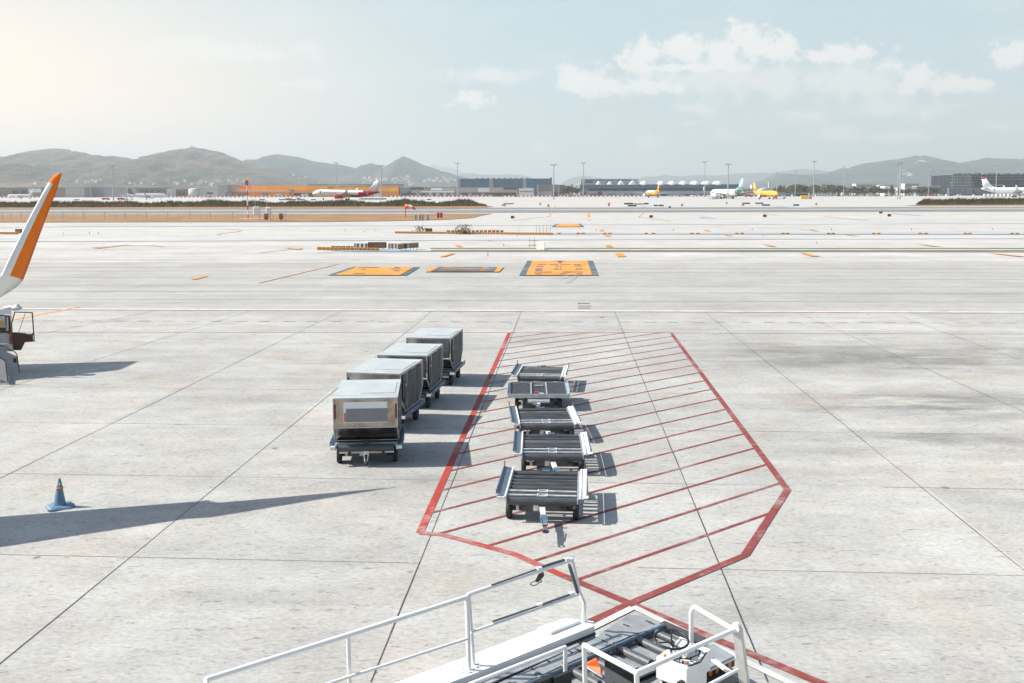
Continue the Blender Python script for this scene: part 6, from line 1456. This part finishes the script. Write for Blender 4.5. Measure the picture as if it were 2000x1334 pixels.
for k, (rx, rz_, ms) in enumerate(((5,4.2,M_lf),(4.4,5.2,M_lf),(6,4,M_lf2),(3.2,7,M_lf))):
    r = empty('tree', (0,0,0)); leaf_crown(10+k, 900, rx, rz_).build('crown', ms, r)
    for ch in r.children: ch.location = (0,0,4.2+rz_*.8)
    mb = MB(); mb.tube((0,0,0),(.2,.1,5.2),.45,.28,n=8); mb.tube((.2,.1,5),(1.6,.6,7.5),.2,.08,n=6); mb.tube((.2,.1,4.6),(-1.5,-.5,7.2),.2,.08,n=6); mb.tube((.2,.1,5),(.1,1.2,8),.2,.08,n=6); mb.build('trunk', M_bark, r); protos.append((r, 4.2+rz_*1.75))
random.seed(5)
used = [False]*4
TL = [(1106,384.5,364,1,'left tree of the clump beside the taupe building'),(1111,384.5,361.5,2,'olive tree in the clump beside the taupe building'),(1117,384.5,358.5,3,'tallest dark tree of the clump between the taupe building and the terminal'),(1123,384.3,364,2,'rusty olive tree of the clump left of the terminal column'),(1128,384.3,367,0,'low dark tree next to the white terminal column'),(1142,384.2,374,0,'small tree against the left end of the long terminal'),
      (799,384.8,372.5,1,'dark tree at the left end of the beige cargo terminal')]
for i in range(64):
    x = 1514+i*3.65
    TL.append((x+random.uniform(-2,2), 383.5+random.uniform(-.25,.15), random.uniform(358.5,367)+(5 if 1640 < x else 0)*(i % 2), random.choice((0,1,2,2,3)), 'tree of the long dark row on the right, before the town'))
for x in (1762,1769,1776,1783,1795,1800,1808,1815,1822,1830,1757): TL.append((x, 383.4, random.uniform(364,371), random.choice((0,2)), 'tree right of the double light masts'))
for px, pb, pt, k, l_ in TL:
    r, hh = protos[k]; o = r if not used[k] else copy_tree(r); used[k] = True
    p = G(px, pb); o.location = (p.x, p.y, 0); s = D(px, pt, p.y).z/hh; o.scale = (s*random.uniform(.85,1.1), s, s); o.rotation_euler = (0,0,random.uniform(0,6))
    tag(o, l_, 'tree', 'row of trees on the right' if l_.startswith('tree of') else ('trees right of the double masts' if l_.startswith('tree right') else None))
# ================================================================== HILLSIDE HOUSES
random.seed(11)
M_hw = mat('house_white', (.66,.63,.57), .8, var=.1, scale=.02); M_hr = mat('house_roof', (.36,.24,.18), .8)
hp_ = empty('house', (0,0,0)); MB().box((0,0,4),(16,12,8)).build('walls', M_hw, hp_)
mb = MB(); mb.prism([(-9,-7,8),(-9,7,8),(-9,0,11)], (18,0,0)); mb.build('roof', M_hr, hp_)
mb = MB()
for x in (-5,0,5):
    for z in (2.5,6): mb.box((x,-6.05,z),(1.6,.2,1.6))
mb.build('windows', M_win, hp_)
hb_ = empty('apartment_block', (0,0,0)); MB().box((0,0,11),(30,16,22)).build('walls', M_hw, hb_); MB().box((0,0,22.4),(31,17,.8)).build('roof', W_roofw, hb_)
mb = MB()
for z in (4,8,12,16,20): mb.box((0,-8.05,z),(26,.2,1.6))
mb.build('windows', M_win, hb_)
uh = [False, False]
def put(src, k, x, y, z, s, label, cat, group):
    o = src if not uh[k] else copy_tree(src); uh[k] = True; o.location = (x, y, z); o.scale = (s, s, s*random.uniform(.8,1.2)); o.rotation_euler = (0,0,random.uniform(-.7,.7)); tag(o, label, cat, group)
def hillput(nm, dist, foot, px, py, k, s, label, group):
    # march down the view line until the hillside is met
    f = HILLS[nm]; dr_ = ray(px, py); y = foot+20
    while y < dist*1.0:
        t = y/dr_.y; x = dr_.x*t; z = H+dr_.z*t
        if f(x, y) >= z: break
        y += 40
    else: return
    put((hp_, hb_)[k], k, x, y, f(x, y)-1, s*1.7, label, ('house','apartment block')[k], group)
g1 = 'white houses scattered over the hillside behind the orange building'
for i in range(85): 
    cx_, cy_ = random.choice(((590,340),(620,344),(650,345),(700,350),(610,338),(735,352),(660,350))); hillput('hills', 9000, 5000, random.gauss(cx_,16), random.gauss(cy_,4), 0, random.uniform(.6,1.1), 'tiny white house of the village scattered on the hillside behind the flying airliner', g1)
for i in range(60): hillput('middle_hills', 12000, 8000, random.uniform(700,890), random.gauss(354,3.5), 0, random.uniform(.7,1.3), 'tiny white house low on the hill left of the glass hangar', 'white houses low on the hill left of the glass hangar')
for i in range(26): hillput('hills', 9000, 5000, random.uniform(330,480), random.uniform(352,364), 0, random.uniform(.5,.9), 'tiny pale house low on the large left hill above the round tank', 'pale houses low on the left hill')
for i in range(16): hillput('hills', 9000, 5000, random.uniform(70,330), random.uniform(352,362), 0, random.uniform(.5,.9), 'tiny pale house low on the left hill above the sheds', 'pale houses above the left sheds')
for i in range(70):
    px = random.uniform(1640,1862); d = random.uniform(2950,4300); p = D(px, 376, d); s = random.uniform(.5,.95)*d/3300
    put(hb_, 1, p.x, p.y, .3, s*random.uniform(.9,1.25), 'tiny white apartment block of the town behind the trees on the right', 'apartment block', 'apartment blocks of the town on the right')
for i in range(26):
    px = random.uniform(700,900); d = random.uniform(2700,3600); p = D(px, 376, d)
    put(hb_, 1, p.x, p.y, .3, random.uniform(.45,.8)*d/3300, 'tiny white apartment block of the town left of the glass hangar', 'apartment block', 'apartment blocks left of the glass hangar')
for i in range(12):
    px = random.uniform(1088,1132); d = random.uniform(2900,3800); p = D(px, 376, d)
    put(hb_, 1, p.x, p.y, .3, random.uniform(.4,.7)*d/3300, 'tiny pale apartment block behind the tree clump left of the long terminal', 'apartment block', 'apartment blocks behind the tree clump')
# hilltop castle
f = HILLS['hills']; q = D(378, 291, 9000); z = f(q.x, 8990)
cst = empty('hilltop_castle', (q.x, 8990, z-5), 0, 'small pale castle on top of the left hill', 'castle')
cst.scale = (1.6,)*3; MB().box((0,0,7),(26,14,14)).build('keep', M_hw, cst); MB().box((-8,0,14),(6,6,18)).build('tower', M_hw, cst); MB().box((12,0,5),(10,10,12)).build('annex', M_hw, cst)
for (px, nm, hh) in ((395,'pylon',0),(330,'',0),(447,'',0)):
    q = D(px, 300, 9000); z = f(q.x, 8990); pr = empty('radio_mast', (q.x, 8990, z-3), 0, 'thin radio mast on the left hill, %s' % {395:'just right of the castle',330:'left of the castle',447:'far right of the castle'}[px], 'radio mast')
    MB().tube((0,0,0),(0,0,26),.9,.4,n=6).build('mast', M_pole, pr); MB().box((0,0,20),(3,1,1.2)).build('antenna', M_pole, pr)
# ================================================================== HAZE
mb = MB(); x0, x1, y0, y1, z0, z1 = -31000, 31000, -200, 47000, -1.2, 1300
mb.box(((x0+x1)/2, (y0+y1)/2, (z0+z1)/2), (x1-x0, y1-y0, z1-z0)); 
hm = bpy.data.materials.new('haze'); hm.use_nodes = True; t = hm.node_tree; t.nodes.clear()
pv = t.nodes.new('ShaderNodeVolumePrincipled'); pv.inputs['Density'].default_value = HAZE; pv.inputs['Color'].default_value = (.89,.97,.985,1); pv.inputs['Anisotropy'].default_value = .15
ou = t.nodes.new('ShaderNodeOutputMaterial'); t.links.new(pv.outputs[0], ou.inputs['Volume'])
tag(mb.build('haze', hm), kind='stuff', label='pale summer haze over the airfield', cat='haze')
